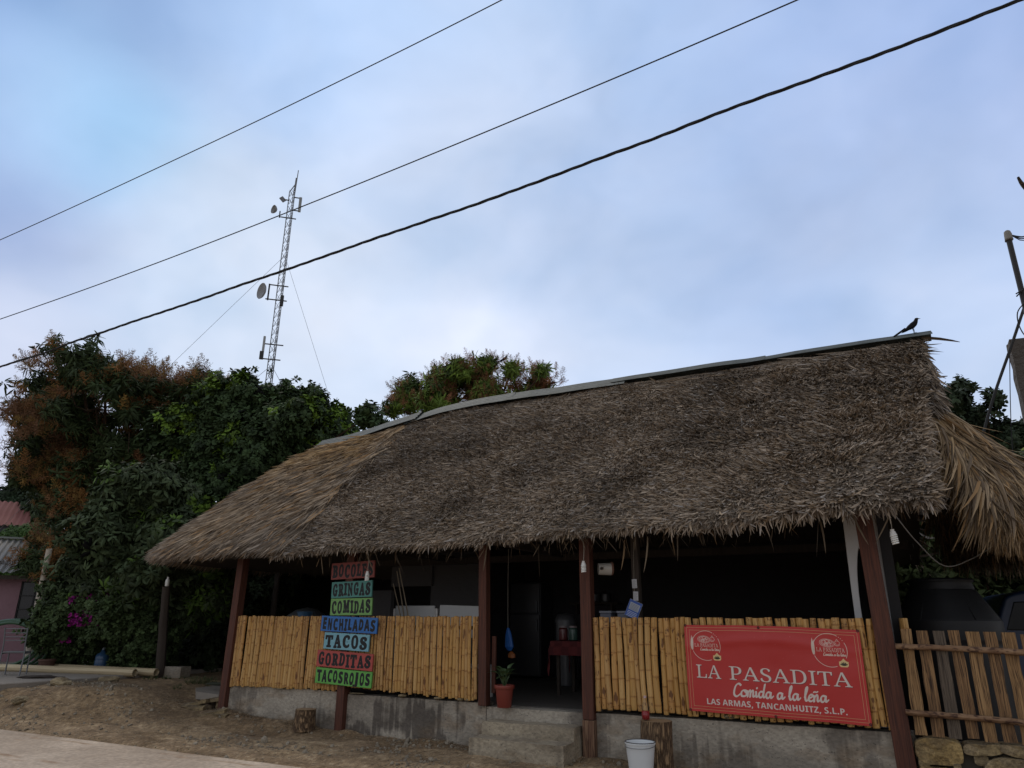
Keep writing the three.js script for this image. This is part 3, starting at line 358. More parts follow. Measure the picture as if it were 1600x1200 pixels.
// ---------------------------------------------------------------- the red banner
{
  const script = (g, x, y, s, lw) => { // hand-drawn brush letters: «Comida a la leña», each stroke a list of points
    const L = { C: [[[.62, .1, .5, -.08, .2, .1, .08, .5, .05, .9, .3, 1.1, .62, .8]]], o: [[[.3, .5, .05, .5, .02, .98, .28, 1, .5, .9, .45, .5, .3, .5, .4, .66, .62, .6]]], m: [[[0, .55, .08, .62, .06, 1]], [[.06, .75, .2, .42, .3, .55, .27, 1]], [[.28, .75, .42, .42, .54, .55, .5, .9, .58, 1, .7, .85]]], i: [[[.02, .55, .06, .62, .04, .92, .12, 1, .25, .82]], [[.1, .24, .11, .27]]], d: [[[.42, .56, .2, .44, .02, .7, .08, 1.0, .3, .98, .42, .62]], [[.52, -.1, .44, .4, .4, .85, .48, 1, .62, .82]]], a: [[[.42, .56, .2, .44, .02, .7, .08, 1.0, .3, .98, .42, .6]], [[.43, .55, .4, .85, .48, 1, .62, .82]]], l: [[[.04, .7, .22, .2, .24, -.12, .12, -.05, .06, .6, .1, .96, .22, 1, .36, .8]]], e: [[[.02, .75, .26, .72, .36, .52, .2, .44, .04, .62, .04, .95, .22, 1.03, .42, .85]]], n: [[[0, .55, .08, .62, .06, 1]], [[.06, .75, .22, .42, .34, .55, .31, .9, .38, 1, .52, .85]]], '~': [[[0, .26, .1, .18, .2, .26, .32, .18]]] };
    const W = { C: .66, o: .52, m: .72, i: .24, d: .6, a: .6, l: .32, e: .4, n: .54, ' ': .34 };
    g.lineCap = g.lineJoin = 'round'; let cx = x;
    const stroke = (pts, ox, oy) => { g.beginPath(); const P = []; for (let i = 0; i < pts.length; i += 2) P.push([ox + pts[i] * s, oy + pts[i + 1] * s]); g.moveTo(...P[0]); for (let i = 1; i < P.length - 1; i++) { const mx = (P[i][0] + P[i + 1][0]) / 2, my = (P[i][1] + P[i + 1][1]) / 2; g.quadraticCurveTo(P[i][0], P[i][1], mx, my); } g.lineTo(...P[P.length - 1]); g.stroke(); };
    for (const ch of 'Comida a la leña') { const c = ch === 'ñ' ? 'n' : ch; if (c === ' ') { cx += W[' '] * s; continue; } g.save(); g.transform(1, 0, -.12, 1, .12 * (y + s), 0); for (const set of L[c]) for (const pts of set) for (let k = 0; k < 4; k++) { g.lineWidth = lw; stroke(pts, cx + k * lw * .16, y - k * lw * .16); } if (ch === 'ñ') stroke(L['~'][0][0], cx + .04 * s, y); g.restore(); cx += W[c] * s; }
    return cx - x;
  };
  const fit = (g, text, font, x0, x1, y, size) => { g.font = `${font.w ?? ''} ${size}px ${font.f}`; const w = g.measureText(text).width; g.save(); g.translate(x0, y); g.scale((x1 - x0) / w, 1); g.textAlign = 'left'; g.fillText(text, 0, 0); g.restore(); };
  const logo = (g, x, y, r) => { // ring, plate, tomato, husk and little fire
    g.save(); g.translate(x, y); g.strokeStyle = g.fillStyle = '#d4c0b0'; g.lineWidth = r * .035; g.lineCap = 'round';
    g.beginPath(); g.arc(0, 0, r, -2.95, -1.05); g.stroke(); g.beginPath(); g.arc(0, 0, r, -.5, .45); g.stroke(); g.beginPath(); g.arc(0, 0, r, 1.25, 2.75); g.stroke();
    for (const a of [-.93, -.8, -.66]) { g.beginPath(); g.arc(Math.cos(a) * r, Math.sin(a) * r, r * .025, 0, 7); g.fill(); }
    g.lineWidth = r * .022; g.beginPath(); g.ellipse(-.12 * r, -.42 * r, r * .44, r * .24, .08, 0, 7); g.stroke(); g.beginPath(); g.ellipse(-.12 * r, -.42 * r, r * .37, r * .19, .08, 0, 7); g.stroke();
    for (const [a, b, c] of [[-.3, -.45, .13], [-.12, -.5, .13], [-.02, -.36, .13], [-.2, -.34, .1], [.08, -.47, .09]]) { g.beginPath(); g.arc(a * r, b * r, c * r, 0, 7); g.stroke(); g.beginPath(); g.arc(a * r, b * r, c * r * .5, .5, 4); g.stroke(); }
    g.beginPath(); g.ellipse(.47 * r, -.42 * r, r * .16, r * .15, 0, 0, 7); g.stroke(); g.beginPath(); g.moveTo(.4 * r, -.56 * r); g.lineTo(.47 * r, -.68 * r); g.lineTo(.55 * r, -.57 * r); g.stroke(); g.beginPath(); g.arc(.47 * r, -.4 * r, r * .08, 0, 4); g.stroke();
    for (const [dx, h] of [[-1.02, 1], [-.94, .85], [-.99, .7]]) { g.beginPath(); g.moveTo(dx * r + .04 * r, -.72 * r * h); g.quadraticCurveTo(dx * r - .14 * r, .0, dx * r + .03 * r, .34 * r); g.quadraticCurveTo(dx * r + .1 * r, -.1 * r, dx * r + .04 * r, -.72 * r * h); g.fill(); }
    fit(g, 'LA PASADITA', { f: 'serif' }, -.8 * r, .86 * r, .1 * r, r * .33); g.lineWidth = r * .03; script(g, -.42 * r, .17 * r, r * .17, r * .026);
    g.translate(.72 * r, .78 * r); g.beginPath(); g.moveTo(0, -.32 * r); g.bezierCurveTo(.1 * r, -.2 * r, .12 * r, -.14 * r, .28 * r, -.12 * r); g.bezierCurveTo(.24 * r, 0, .34 * r, .1 * r, .18 * r, .2 * r); g.lineTo(-.18 * r, .2 * r); g.bezierCurveTo(-.34 * r, .1 * r, -.24 * r, 0, -.28 * r, -.12 * r); g.bezierCurveTo(-.12 * r, -.14 * r, -.1 * r, -.2 * r, 0, -.32 * r); g.fillStyle = '#d9bd84'; g.fill(); g.strokeStyle = '#2c2a18'; g.lineWidth = r * .07; for (const a of [-1.1, -.55, 0, .55, 1.1]) { g.beginPath(); g.moveTo(Math.sin(a) * .05 * r, .14 * r - .05 * r); g.lineTo(Math.sin(a) * .2 * r, .12 * r - Math.cos(a) * .18 * r); g.stroke(); } g.restore(); };
  const T = canvas(2048, 1024, (g, W, H) => {
    g.fillStyle = rgb(184, 46, 42); g.fillRect(0, 0, W, H);
    srand(900); for (let i = 0; i < 240; i++) { g.fillStyle = rgb(140, 50, 48, .05); g.fillRect(rr(-100, W), rr(0, H), rr(60, 500), rr(1, 9)); }
    for (let i = 0; i < 14; i++) { g.fillStyle = rgb(230, 190, 180, .5); g.beginPath(); g.arc(rr(700, 1900), rr(60, 500), rr(1.5, 4), 0, 7); g.fill(); }
    g.strokeStyle = '#c09a6c'; g.lineWidth = 4; g.strokeRect(28, 30, W - 56, H - 60); g.strokeRect(62, 62, W - 124, H - 124);
    logo(g, 262, 248, 178); logo(g, 1706, 240, 186);
    g.fillStyle = '#d6c8bd'; g.shadowColor = 'rgba(70,16,16,.8)'; g.shadowOffsetX = 5; g.shadowOffsetY = 5;
    fit(g, 'LA', { f: 'serif' }, 112, 420, 634, 215); fit(g, 'PASADITA', { f: 'serif' }, 512, 1900, 634, 215);
    g.shadowColor = 'transparent'; g.strokeStyle = '#d6c8bd'; script(g, 545, 680, 138, 15);
    g.fillStyle = '#d2c6bc'; fit(g, 'LAS ARMAS, TANCANHUITZ, S.L.P.', { w: 'bold', f: 'sans-serif' }, 215, 1815, 932, 92);
  });
  const bn = thing('banner', 'red printed banner reading LA PASADITA tied to the bamboo front', 'banner', [-1.405, 1.085, F + .115]);
  const g = new THREE.PlaneGeometry(2.0, 1.0, 60, 30), p = g.attributes.position;
  const wav = (x, y) => (.02 * fbm(x * 1.6, y * 2.2, 3, 3) + .012 * Math.abs(fbm(x * 2.2 - y * 1.6, y * .8, 9, 2))) * (1 - .6 * Math.abs(y * 2)) + .016 * Math.exp(-((y - .28 - .06 * Math.cos(x * 2.2)) ** 2) / .002) * (1 - Math.abs(x * .7)) + .006 * Math.sin(x * 9 + y * 2) * sm(.2, .5, Math.abs(y));
  for (let i = 0; i < p.count; i++) { const x = p.getX(i), y = p.getY(i); p.setXYZ(i, x, y - .022 * x + .008 * Math.cos(x * 3.1) * sm(0, .5, y) + .006 * fbm(x * 3, y, 1, 2), wav(x, y)); } g.computeVertexNormals();
  mesh('printed_sheet', g, mat(white, .42, { map: T, side: THREE.DoubleSide }), bn);
  for (const [x, y] of [[-.985, .485], [.985, .485], [-.985, -.485], [.985, -.485], [-.1, .485], [.0, -.485]]) { const r = new THREE.TorusGeometry(.011, .004, 6, 14); r.translate(x, y - .022 * x, wav(x, y) + .006); mesh('grommet', r, M.black, bn); }
}

// ---------------------------------------------------------------- light bulbs on cords
{
  const coil = []; for (let i = 0; i <= 70; i++) { const a = i / 70 * 6.283 * 4.5; coil.push(V(Math.cos(a) * .026, -.035 - i / 70 * .085, Math.sin(a) * .026)); }
  const cg = new THREE.TubeGeometry(new THREE.CatmullRomCurve3(coil), 110, .0085, 7), bg = mergeGeometries([cyl(.016, .02, .02, 0, -.002, 0, 14), cyl(.03, .024, .034, 0, -.036, 0, 16)].map((q) => q.toNonIndexed()));
  const bulb = (label, x, y, z, len, tilt = 0, s = 1) => { const t = thing('light_bulb', label, 'light bulb', [x, y + .07 * s, z], .4, 'white spiral bulbs'); mesh('coil', cg, M.bulb, t); mesh('bulb_base', bg, M.bulbBase, t); mesh('cord', tube([[0, .018, 0], [.01, len * .5, 0], [-.01, len, -.02]], .004, 10, 5), M.cord, t); t.rotation.z = tilt; t.scale.setScalar(s); };
  bulb('white spiral bulb hanging in front of the red BOCOLES board', -7.33, 2.27, -9.2, .3, 0, 1.05); bulb('white spiral bulb hanging before the post right of the doorway', -3.65, 2.31, -9.15, .35, 0, 1.05); bulb('white spiral bulb hanging outside the right corner post', .09, 2.53, -9.1, .25, .1, 1.15);
  const lp = thing('leaning_post', 'dark leaning wooden post with a bulb, beside the left end', 'post', [0, 0, 0]); mesh('pole', taper([[-14.02, .3, -10.95], [-13.84, 1.4, -10.7], [-13.64, 2.28, -10.46]], .1, .085, 8, 8, .15), M.oldWood, lp);
  const t = thing('light_bulb', 'white capped bulb on top of the dark leaning post at left', 'light bulb', [-13.62, 2.27, -10.45], 0, 'white spiral bulbs'); mesh('bulb_glass', lathe([[0, 0], [.036, .008], [.042, .03], [.042, .13], [.034, .15], [.02, .16], [0, .16]], 16), M.bulb, t); mesh('bulb_base', cyl(.022, .02, .04, 0, .16, 0, 12), M.bulbBase, t);
}

// ---------------------------------------------------------------- things in and before the restaurant
{
  const A = (a) => mat(a);
  // potted plant beside the doorway
  const pot = thing('potted_plant', 'leafy plant in a red plastic pot beside the doorway post', 'potted plant', [-4.98, FL, -9.42]);
  mesh('pot', lathe([[0, 0], [.095, 0], [.125, .24], [.14, .24], [.143, .285], [.13, .285], [.12, .25], [.0, .25]], 24), mat([.2, .035, .022], .5), pot);
  srand(41); const lf = (L, W) => { const g = new THREE.PlaneGeometry(W, L, 4, 8); g.translate(0, L / 2, 0); const p = g.attributes.position; for (let i = 0; i < p.count; i++) { const t = p.getY(i) / L, w = Math.sin(Math.PI * Math.pow(clamp(t, .02, .99), .7)); p.setXYZ(i, p.getX(i) * w, p.getY(i) * (1 - .25 * t), L * .5 * t * t - Math.abs(p.getX(i)) * w * .4); } g.computeVertexNormals(); return g; };
  const plantM = mat([.05, .085, .03], .5, { side: THREE.DoubleSide });
  for (let i = 0; i < 15; i++) { const a = i * 2.4 + rr(-.3, .3), h = rr(.08, .24), r = rr(.02, .09), o = mesh('leaf', lf(rr(.13, .22), rr(.05, .09)), plantM, pot); o.position.set(Math.sin(a) * r, .25 + h, Math.cos(a) * r); o.rotation.set(rr(.2, 1.0), a, 0, 'YXZ'); mesh('stem', tube([[0, .24, 0], [Math.sin(a) * r * .6, .25 + h * .6, Math.cos(a) * r * .6], [Math.sin(a) * r, .25 + h, Math.cos(a) * r]], .005, 6, 5), plantM, pot); }
  // stump by the left foundation, log with a bottle, bucket
  const stump = (name, label, x, z, y0, h, r, k, lean) => { const t = thing(name, label, 'log', [x, y0, z]); const g = new THREE.CylinderGeometry(r * .98, r * 1.06, h, 40, 10, true); g.translate(0, h / 2, 0); const p = g.attributes.position; for (let i = 0; i < p.count; i++) { const X = p.getX(i), Y = p.getY(i), Z = p.getZ(i), n = 1 + .09 * fbm(X * 7 + k, Y * 3, Z * 7, 3) + .05 * Math.abs(fbm(X * 24, Y * 2 + k, Z * 24, 2)); p.setXYZ(i, X * n + lean * Y, Y, Z * n); } g.computeVertexNormals(); const uv = g.attributes.uv; for (let i = 0; i < uv.count; i++) uv.setXY(i, uv.getX(i) * 3, uv.getY(i) * .9); mesh('bark', g, M.bark, t); const c = new THREE.CircleGeometry(r * .99, 40); c.rotateX(-Math.PI / 2); const q = c.attributes.position; for (let i = 0; i < q.count; i++) { const X = q.getX(i), Z = q.getZ(i), n = 1 + .09 * fbm(X * 7 + k, h * 3, Z * 7, 3); q.setXYZ(i, X * n + lean * h, h - .004 + .01 * fbm(X * 9, 1, Z * 9, 2), Z * n); } c.computeVertexNormals(); mesh('cut_top', c, M.cutWood, t); return t; };
  stump('stump', 'short brown wooden stump standing before the left foundation wall', -8.38, -9.24, .0, .31, .155, 3, .02);
  stump('stump', 'taller barked log with a red bottle on top, behind white bucket', -2.78, -9.16, -.05, .55, .185, 8, .03);
  const bt = thing('bottle', 'clear plastic bottle with red liquid standing on the log', 'bottle', [-2.87, .505, -9.1]);
  mesh('bottle_body', lathe([[0, 0], [.046, .0], [.052, .012], [.05, .075], [.053, .09], [.05, .15], [.04, .19], [.018, .22], [.016, .245]], 24), new THREE.MeshPhysicalMaterial({ color: 0xffffff, transmission: 1, thickness: 0, roughness: .12, ior: 1.3 }), bt);
  mesh('red_liquid', lathe([[0, .005], [.044, .006], [.047, .05], [.047, .1], [0, .1]], 24), mat([.22, .008, .012], .2), bt); mesh('cap', cyl(.018, .018, .025, 0, .243, 0, 16), mat([.5, .35, .35], .5), bt);
  const bk = thing('bucket', 'white plastic bucket standing at the foot of the log', 'bucket', [-2.86, -.04, -8.8]);
  mesh('bucket_body', lathe([[0, 0], [.125, 0], [.133, .01], [.168, .325], [.178, .328], [.178, .345], [.166, .345], [.128, .02], [0, .02]], 36), mat([.66, .68, .68], .45), bk); const rim = new THREE.TorusGeometry(.174, .006, 6, 40); rim.rotateX(Math.PI / 2); rim.translate(0, .347, 0); mesh('dark_rim', rim, mat(.06, .5), bk);
  const hd = tube([[-.178, .31, 0], [-.13, .3, .14], [0, .295, .19], [.13, .3, .14], [.178, .31, 0]], .0035, 20, 5); mesh('handle', hd, M.galv, bk);
  // fridge, table, cylinder, shelf
  const fr = thing('fridge', 'tall dark two door fridge at the back of the doorway', 'fridge', [-7.08, FL, -14.6]); const dark = mat([.05, .05, .054], .35);
  mesh('body', box(.72, 1.9, .62, 0, .98, -.04, .03), dark, fr); mesh('door', box(.7, .62, .05, 0, 1.6, .3, .02), dark, fr); mesh('door', box(.7, 1.22, .05, 0, .66, .3, .02), dark, fr); for (const y of [1.42, 1.05]) mesh('handle', box(.025, .24, .03, .3, y, .34, .008), M.galv, fr);
  const cy = thing('steel_canister', 'grey ribbed steel canister standing behind the covered table', 'canister', [-5.62, FL, -13.1]); mesh('body', lathe([[0, 0], [.18, 0], [.19, .02], [.19, .5], [.198, .52], [.19, .54], [.19, 1.1], [.2, 1.12], [.2, 1.16], [.15, 1.26], [0, 1.28]], 28), mat([.15, .15, .155], .4, { metalness: .4 }), cy);
  const sh = thing('wall_shelf', 'dark wooden wall shelf with pots at the back right', 'shelf', [-5.7, 2.0, -14.9]); mesh('board', box(1.1, .04, .26, 0, 0, 0), M.oldWood, sh); mesh('bracket', box(.04, .2, .2, -.4, -.12, 0), M.oldWood, sh); mesh('bracket', box(.04, .2, .2, .4, -.12, 0), M.oldWood, sh);
  [[-.25, .1, 'left'], [0, .12, 'middle'], [.25, .1, 'right']].forEach(([x, r, w]) => { const o = mesh('cooking_pot', lathe([[0, 0], [r * .9, 0], [r, .03], [r, .16], [r * 1.08, .17], [r * .2, .2], [0, .21]], 20), mat([.12, .12, .125], .35, { metalness: .5 })); o.position.set(-5.7 + x, 2.022, -14.88); tag(o, `grey lidded cooking pot on the dark wall shelf, ${w} one`, 'pot', 'pots on the shelf'); });
  const tb = thing('table', 'small wooden table under a dull red cloth inside doorway', 'table', [-4.66, FL, -11.75]); mesh('tabletop', box(.95, .04, .8, 0, .8, 0), M.oldWood, tb); for (const [x, z] of [[-.38, .32], [.4, .32], [-.38, -.32], [.4, -.32]]) mesh('leg', box(.05, .78, .05, x, .39, z), M.oldWood, tb);
  { const g = new THREE.PlaneGeometry(1.35, 1.25, 60, 50); g.rotateX(-Math.PI / 2); const p = g.attributes.position; for (let i = 0; i < p.count; i++) { const x = p.getX(i), z = p.getZ(i), ox = Math.max(0, Math.abs(x) - .49), oz = Math.max(0, Math.abs(z) - .415), d = ox + oz + .35 * Math.min(ox, oz) * 2; const X = Math.sign(x) * (Math.min(Math.abs(x), .49) + ox * .12 + .02 * sm(0, .1, ox + oz) * Math.sin(z * 26)), Zz = Math.sign(z) * (Math.min(Math.abs(z), .415) + oz * .12 + .02 * sm(0, .1, ox + oz) * Math.sin(x * 24)); p.setXYZ(i, X, .826 - d * 1.05, Zz); } g.computeVertexNormals();
    const o = mesh('tablecloth', g, mat(white, .9, { side: THREE.DoubleSide, map: tex(256, 256, (u, v) => { const s = (Math.floor(u * 10) + Math.floor(v * 10)) % 2; return mix3(sq(108, 46, 46), sq(82, 34, 36), s * .7); }) })); o.position.set(-4.66, FL, -11.75); tag(o, 'dull red checked cloth draped over the table inside', 'tablecloth'); }
  [[-4.98, [.12, .03, .03], 'reddish'], [-4.8, [.05, .1, .08], 'greenish']].forEach(([x, c, w]) => { const t = thing('jar', `${w} filled glass jar with a lid on the covered table`, 'jar', [x, FL + .83, -11.5], 0, 'jars on the covered table'); mesh('jar_body', lathe([[0, 0], [.07, 0], [.075, .02], [.075, .17], [.06, .2], [0, .2]], 20), mat(c, .2), t); mesh('lid', cyl(.066, .066, .03, 0, .2, 0, 18), mat([.25, .2, .2], .4), t); });
  // blue and orange bags hanging in the doorway
  const bag = (name, label, pts, c, x, y, z, k) => { const g = lathe(pts, 18), p = g.attributes.position; for (let i = 0; i < p.count; i++) { const X = p.getX(i), Y = p.getY(i), Z = p.getZ(i), n = 1 + .35 * fbm(X * 14 + k, Y * 9, Z * 14, 3); p.setXYZ(i, X * n + .25 * (-Y) * .4, Y, Z * n * .6); } g.computeVertexNormals(); const o = mesh(name, toCreasedNormals(g, .5), mat(c, .45)); o.position.set(x, y, z); tag(o, label, 'bag'); return o; };
  const blueBag = bag('plastic_bag', 'bright blue plastic bag hanging left inside the doorway', [[.0, 0], [.02, -.01], [.045, -.08], [.075, -.2], [.08, -.3], [.04, -.36], [0, -.36]], [.03, .16, .55], -5.76, 1.53, -11.0, 1);
  bag('plastic_bag', 'small orange bag hanging just below the blue one', [[0, 0], [.03, -.01], [.07, -.05], [.06, -.1], [0, -.12]], [.42, .14, .04], -5.7, 1.16, -11.02, 4);
  mesh('hanging_cord', tube([[0, 1.27, 0], [-.005, .67, 0], [0, -.01, 0]], .005, 8, 5), M.cord, blueBag);
  // pale bench backs above the bamboo
  [[-7.08, .78, 'left', 0], [-6.22, .82, 'right', -.03]].forEach(([x, w, s, r]) => { const t = thing('bench', `pale grey bench back showing above the bamboo, ${s} of two`, 'bench', [x, FL, -10.2], 0, 'pale grey benches'); const b = mesh('backrest', box(w, .48, .03, 0, 1.12, 0, .008), M.paleGrey, t); b.rotation.z = r; mesh('seat', box(w, .04, .4, 0, .45, -.22, .01), M.paleGrey, t); for (const sx of [-1, 1]) { mesh('frame_post', box(.035, 1.31, .05, sx * (w / 2 + .022), .66, -.005, .006), mat([.62, .6, .56], .5), t); mesh('leg', box(.035, .44, .05, sx * (w / 2 - .02), .22, -.38), mat([.62, .6, .56], .5), t); } });
  // sticks leaning beside the boards
  const stk = thing('leaning_sticks', 'three thin sticks leaning right of the painted boards inside', 'sticks', [0, 0, 0]); [[-7.2, -6.82, 2.45], [-7.24, -6.95, 2.4], [-7.3, -7.02, 2.2]].forEach(([a, b, y]) => mesh('stick', taper([[b, FL, -9.95], [(a + b) / 2 + .03, 1.6, -9.9], [a, y, -9.85]], .014, .009, 8, 6), mat([.2, .16, .11], .8), stk));
  // cooking things in the left bay
  const mp = thing('steel_tub', 'large dull steel cooking tub behind the left bamboo panel', 'tub', [-10.35, FL, -11.2]); mesh('stand', [box(.06, .85, .06, -.25, .43, -.2), box(.06, .85, .06, .25, .43, -.2), box(.06, .85, .06, -.25, .43, .2), box(.06, .85, .06, .25, .43, .2)], M.oldWood, mp); mesh('tub_body', lathe([[0, .86], [.3, .86], [.4, 1.1], [.42, 1.12], [.36, 1.22], [.2, 1.32], [.0, 1.36]], 30), mat([.14, .15, .16], .4, { metalness: .4 }), mp);
  const bb = thing('bucket', 'small blue bucket just above the left bamboo panel', 'bucket', [-9.75, 1.45, -10.5]); mesh('bucket_body', lathe([[0, 0], [.11, 0], [.14, .3], [.15, .3], [.15, .32], [.13, .32], [.1, .02], [0, .02]], 24), mat([.04, .11, .2], .4), bb); mesh('stool', [cyl(.17, .17, .03, 0, -.032, 0, 16), cyl(.05, .05, .92, 0, -.95, 0, 8)], M.oldWood, bb);
  // canister by the second post, papers and card
  const jg = thing('wall_speaker', 'short white cylinder with brown end fixed beside doorway post', 'speaker', [-3.56, 2.33, -9.72]); { const b = cyl(.08, .085, .18, 0, -.09, 0, 22); b.rotateZ(-Math.PI / 2); mesh('housing', b, mat([.5, .47, .42], .5), jg); const e = lathe([[0, 0], [.09, 0], [.096, .02], [.07, .035], [0, .04]], 22); e.rotateZ(-Math.PI / 2); e.translate(.09, .01, 0); mesh('end_ring', e, mat([.2, .1, .07], .6), jg); mesh('bracket', box(.03, .03, .2, -.06, 0, .1), M.oldWood, jg); jg.rotation.y = .5; }
  const note = (label, x, y, w, h, rz, draw, name = 'paper_note') => { const t = thing(name, label, 'note', [x, y, -9.8], 0); t.rotation.z = rz; mesh('sheet', box(w, h, .004, 0, 0, 0), mat([.5, .5, .5], .7), t); const f = new THREE.PlaneGeometry(w - .004, h - .004); f.translate(0, 0, .004); mesh('print', f, mat(white, .7, { map: canvas(128, 160, draw) }), t); };
  const lines = (g, W, H) => { g.fillStyle = '#b9b9bb'; g.fillRect(0, 0, W, H); g.fillStyle = '#6a6a70'; for (let y = 20; y < H - 10; y += 16) g.fillRect(14, y, W - 28 - (y % 3) * 12, 5); };
  note('small white paper note, upper of two on the dark inner post', -3.16, 2.13, .07, .12, .03, lines); note('small white paper note, lower of two above blue card', -3.15, 1.965, .07, .12, -.02, lines);
  note('tilted blue and white card hanging above the bamboo edge', -3.19, 1.79, .19, .23, -.42, (g, W, H) => { g.fillStyle = '#3f5fa8'; g.fillRect(0, 0, W, H); g.fillStyle = '#a9aeb8'; g.fillRect(14, 22, W - 28, 70); g.fillStyle = '#6f7480'; for (let y = 32; y < 86; y += 12) g.fillRect(24, y, W - 50, 4); g.fillStyle = '#c5cbe0'; for (let y = 106; y < 150; y += 14) g.fillRect(14, y, W - 30, 5); }, 'hanging_card');
  const ip = thing('inner_post', 'thin dark inner post that carries the paper notes', 'post', [-3.16, FL, -9.9]); mesh('shaft', box(.1, 2.35, .1, 0, 1.175, 0), M.oldWood, ip); mesh('cord', tube([[-.02, 1.5, .07], [-.01, 1.8, .075], [0, 2.2, .06]], .003, 8, 4), M.cord, ip);
  // crates on a shelf behind the right bamboo
  [[-3.62, .16, .12, 'left'], [-3.36, .17, .12, 'right']].forEach(([x, w, h, s]) => { const t = thing('plastic_box', `small pale food box behind the right bamboo, ${s} of two`, 'box', [x, 1.62, -9.95], 0, 'food boxes behind the bamboo'); mesh('tray', box(w, h, .2, 0, h / 2, 0, .01), mat([.12, .13, .16], .5), t); mesh('lid', box(w + .02, .03, .22, 0, h + .017, 0, .008), mat([.2, .21, .24], .5), t); });
  const ct = thing('counter', 'dark wooden counter just behind the right bamboo panel', 'counter', [-2.2, FL, -10.1]); mesh('top', box(3.2, .05, .6, 0, 1.09, 0), M.oldWood, ct); mesh('side', box(.05, 1.06, .55, -1.5, .53, 0), M.oldWood, ct); mesh('side', box(.05, 1.06, .55, 1.5, .53, 0), M.oldWood, ct);
  // flat stones stacked at the foot of the left post
  srand(55); [[-10.95, .13, -9.35, .34, .14, .2, .2, 0, 'largest pale block of the stones at the left post foot'], [-10.98, .255, -9.42, .3, .05, .22, .35, .22, 'tilted flat stone resting on the pale block at left'], [-10.75, .3, -9.62, .36, .05, .24, .2, .12, 'topmost long flat stone slab leaning on the left post'], [-10.62, .24, -9.6, .12, .12, .14, 0, 0, 'small squarish stone wedged against the left post'], [-10.35, .14, -9.2, .34, .06, .16, .5, .15, 'thin reddish stone slab lying in the dirt by left post'], [-10.1, .1, -9.15, .16, .06, .1, .2, 0, 'small rounded stone lying right of the reddish slab']].forEach(([x, y, z, w, h, d, ry, rz, label], i) => { const g0 = new THREE.BoxGeometry(w, h, d, 7, 4, 5), o = mesh('flat_stone', uvm(rough(g0, Math.min(.05, h * .55), 7, i * 5)), M.stone[1]); o.position.set(x, y, z); o.scale.set(1.3, 1.1, 1.2); o.rotation.set(.05, ry, rz); tag(o, label, 'stone', 'stones by the left post'); });
}

// ---------------------------------------------------------------- leaves and trees
const leafTri = (L, W, fold = .12, droop = .15) => [[0, 0, 0], [-W / 2, -fold * W - droop * .16 * L, L * .4], [W / 2, -fold * W - droop * .16 * L, L * .4], [0, -droop * .16 * L + fold * W * .4, L * .4], [-W * .36, -fold * W - droop * .55 * L, L * .74], [W * .36, -fold * W - droop * .55 * L, L * .74], [0, -droop * .5 * L, L * .74], [0, -droop * L, L]];
const leafIdx = [0, 1, 3, 0, 3, 2, 1, 4, 6, 1, 6, 3, 3, 6, 5, 3, 5, 2, 4, 7, 6, 6, 7, 5];
function cluster(n, L, W, droop, spread, k) { srand(k); const pos = [], idx = []; const m = new THREE.Matrix4(), e = new THREE.Euler(); for (let i = 0; i < n; i++) { const l = L * rr(.7, 1.1), b = pos.length / 3; m.makeRotationFromEuler(e.set(rr(-.9, .75) * spread, i * 2.4 + rr(-.4, .4), rr(-.5, .5), 'YXZ')); const off = V(0, rr(-.5, .5) * L * .7, 0); for (const p of leafTri(l, W * rr(.8, 1.15), .12, droop * rr(.5, 1.4))) { const v = V(p[0], p[1], p[2] + L * .1).applyMatrix4(m).add(off); pos.push(v.x, v.y, v.z); } for (const q of leafIdx) idx.push(b + q); } const g = new THREE.BufferGeometry(); g.setAttribute('position', new THREE.Float32BufferAttribute(pos, 3)); g.setIndex(idx); return (() => { const q = g.toNonIndexed(); q.computeVertexNormals(); return q; })(); }
function panicle(k) { srand(k); const pos = []; const tri = (a, b, w) => { const d = b.clone().sub(a), s = V(rr(-1, 1), rr(-1, 1), rr(-1, 1)).cross(d).normalize().multiplyScalar(w); pos.push(a.x - s.x, a.y - s.y, a.z - s.z, a.x + s.x, a.y + s.y, a.z + s.z, b.x, b.y, b.z); }; tri(V(0, -.1, 0), V(0, 1, 0), .02); for (let i = 0; i < 26; i++) { const t = i / 26, a = i * 2.4, l = .42 * (1 - t) + .06, p = V(0, t * .95, 0), q = V(Math.cos(a) * l, t * .95 + l * .45, Math.sin(a) * l); tri(p, q, .017); for (let j = 0; j < 3; j++) { const r = p.clone().lerp(q, rr(.35, .95)); tri(r, r.clone().add(V(rr(-.1, .1), rr(0, .1), rr(-.1, .1))), .014); } } const g = new THREE.BufferGeometry(); g.setAttribute('position', new THREE.Float32BufferAttribute(pos, 3)); g.computeVertexNormals(); return g; }
const leafMat = (rough = .55) => new THREE.MeshPhysicalMaterial({ color: 0xffffff, roughness: rough, specularIntensity: .35, side: THREE.DoubleSide });
const LM = leafMat(.68), PM = leafMat(.9);
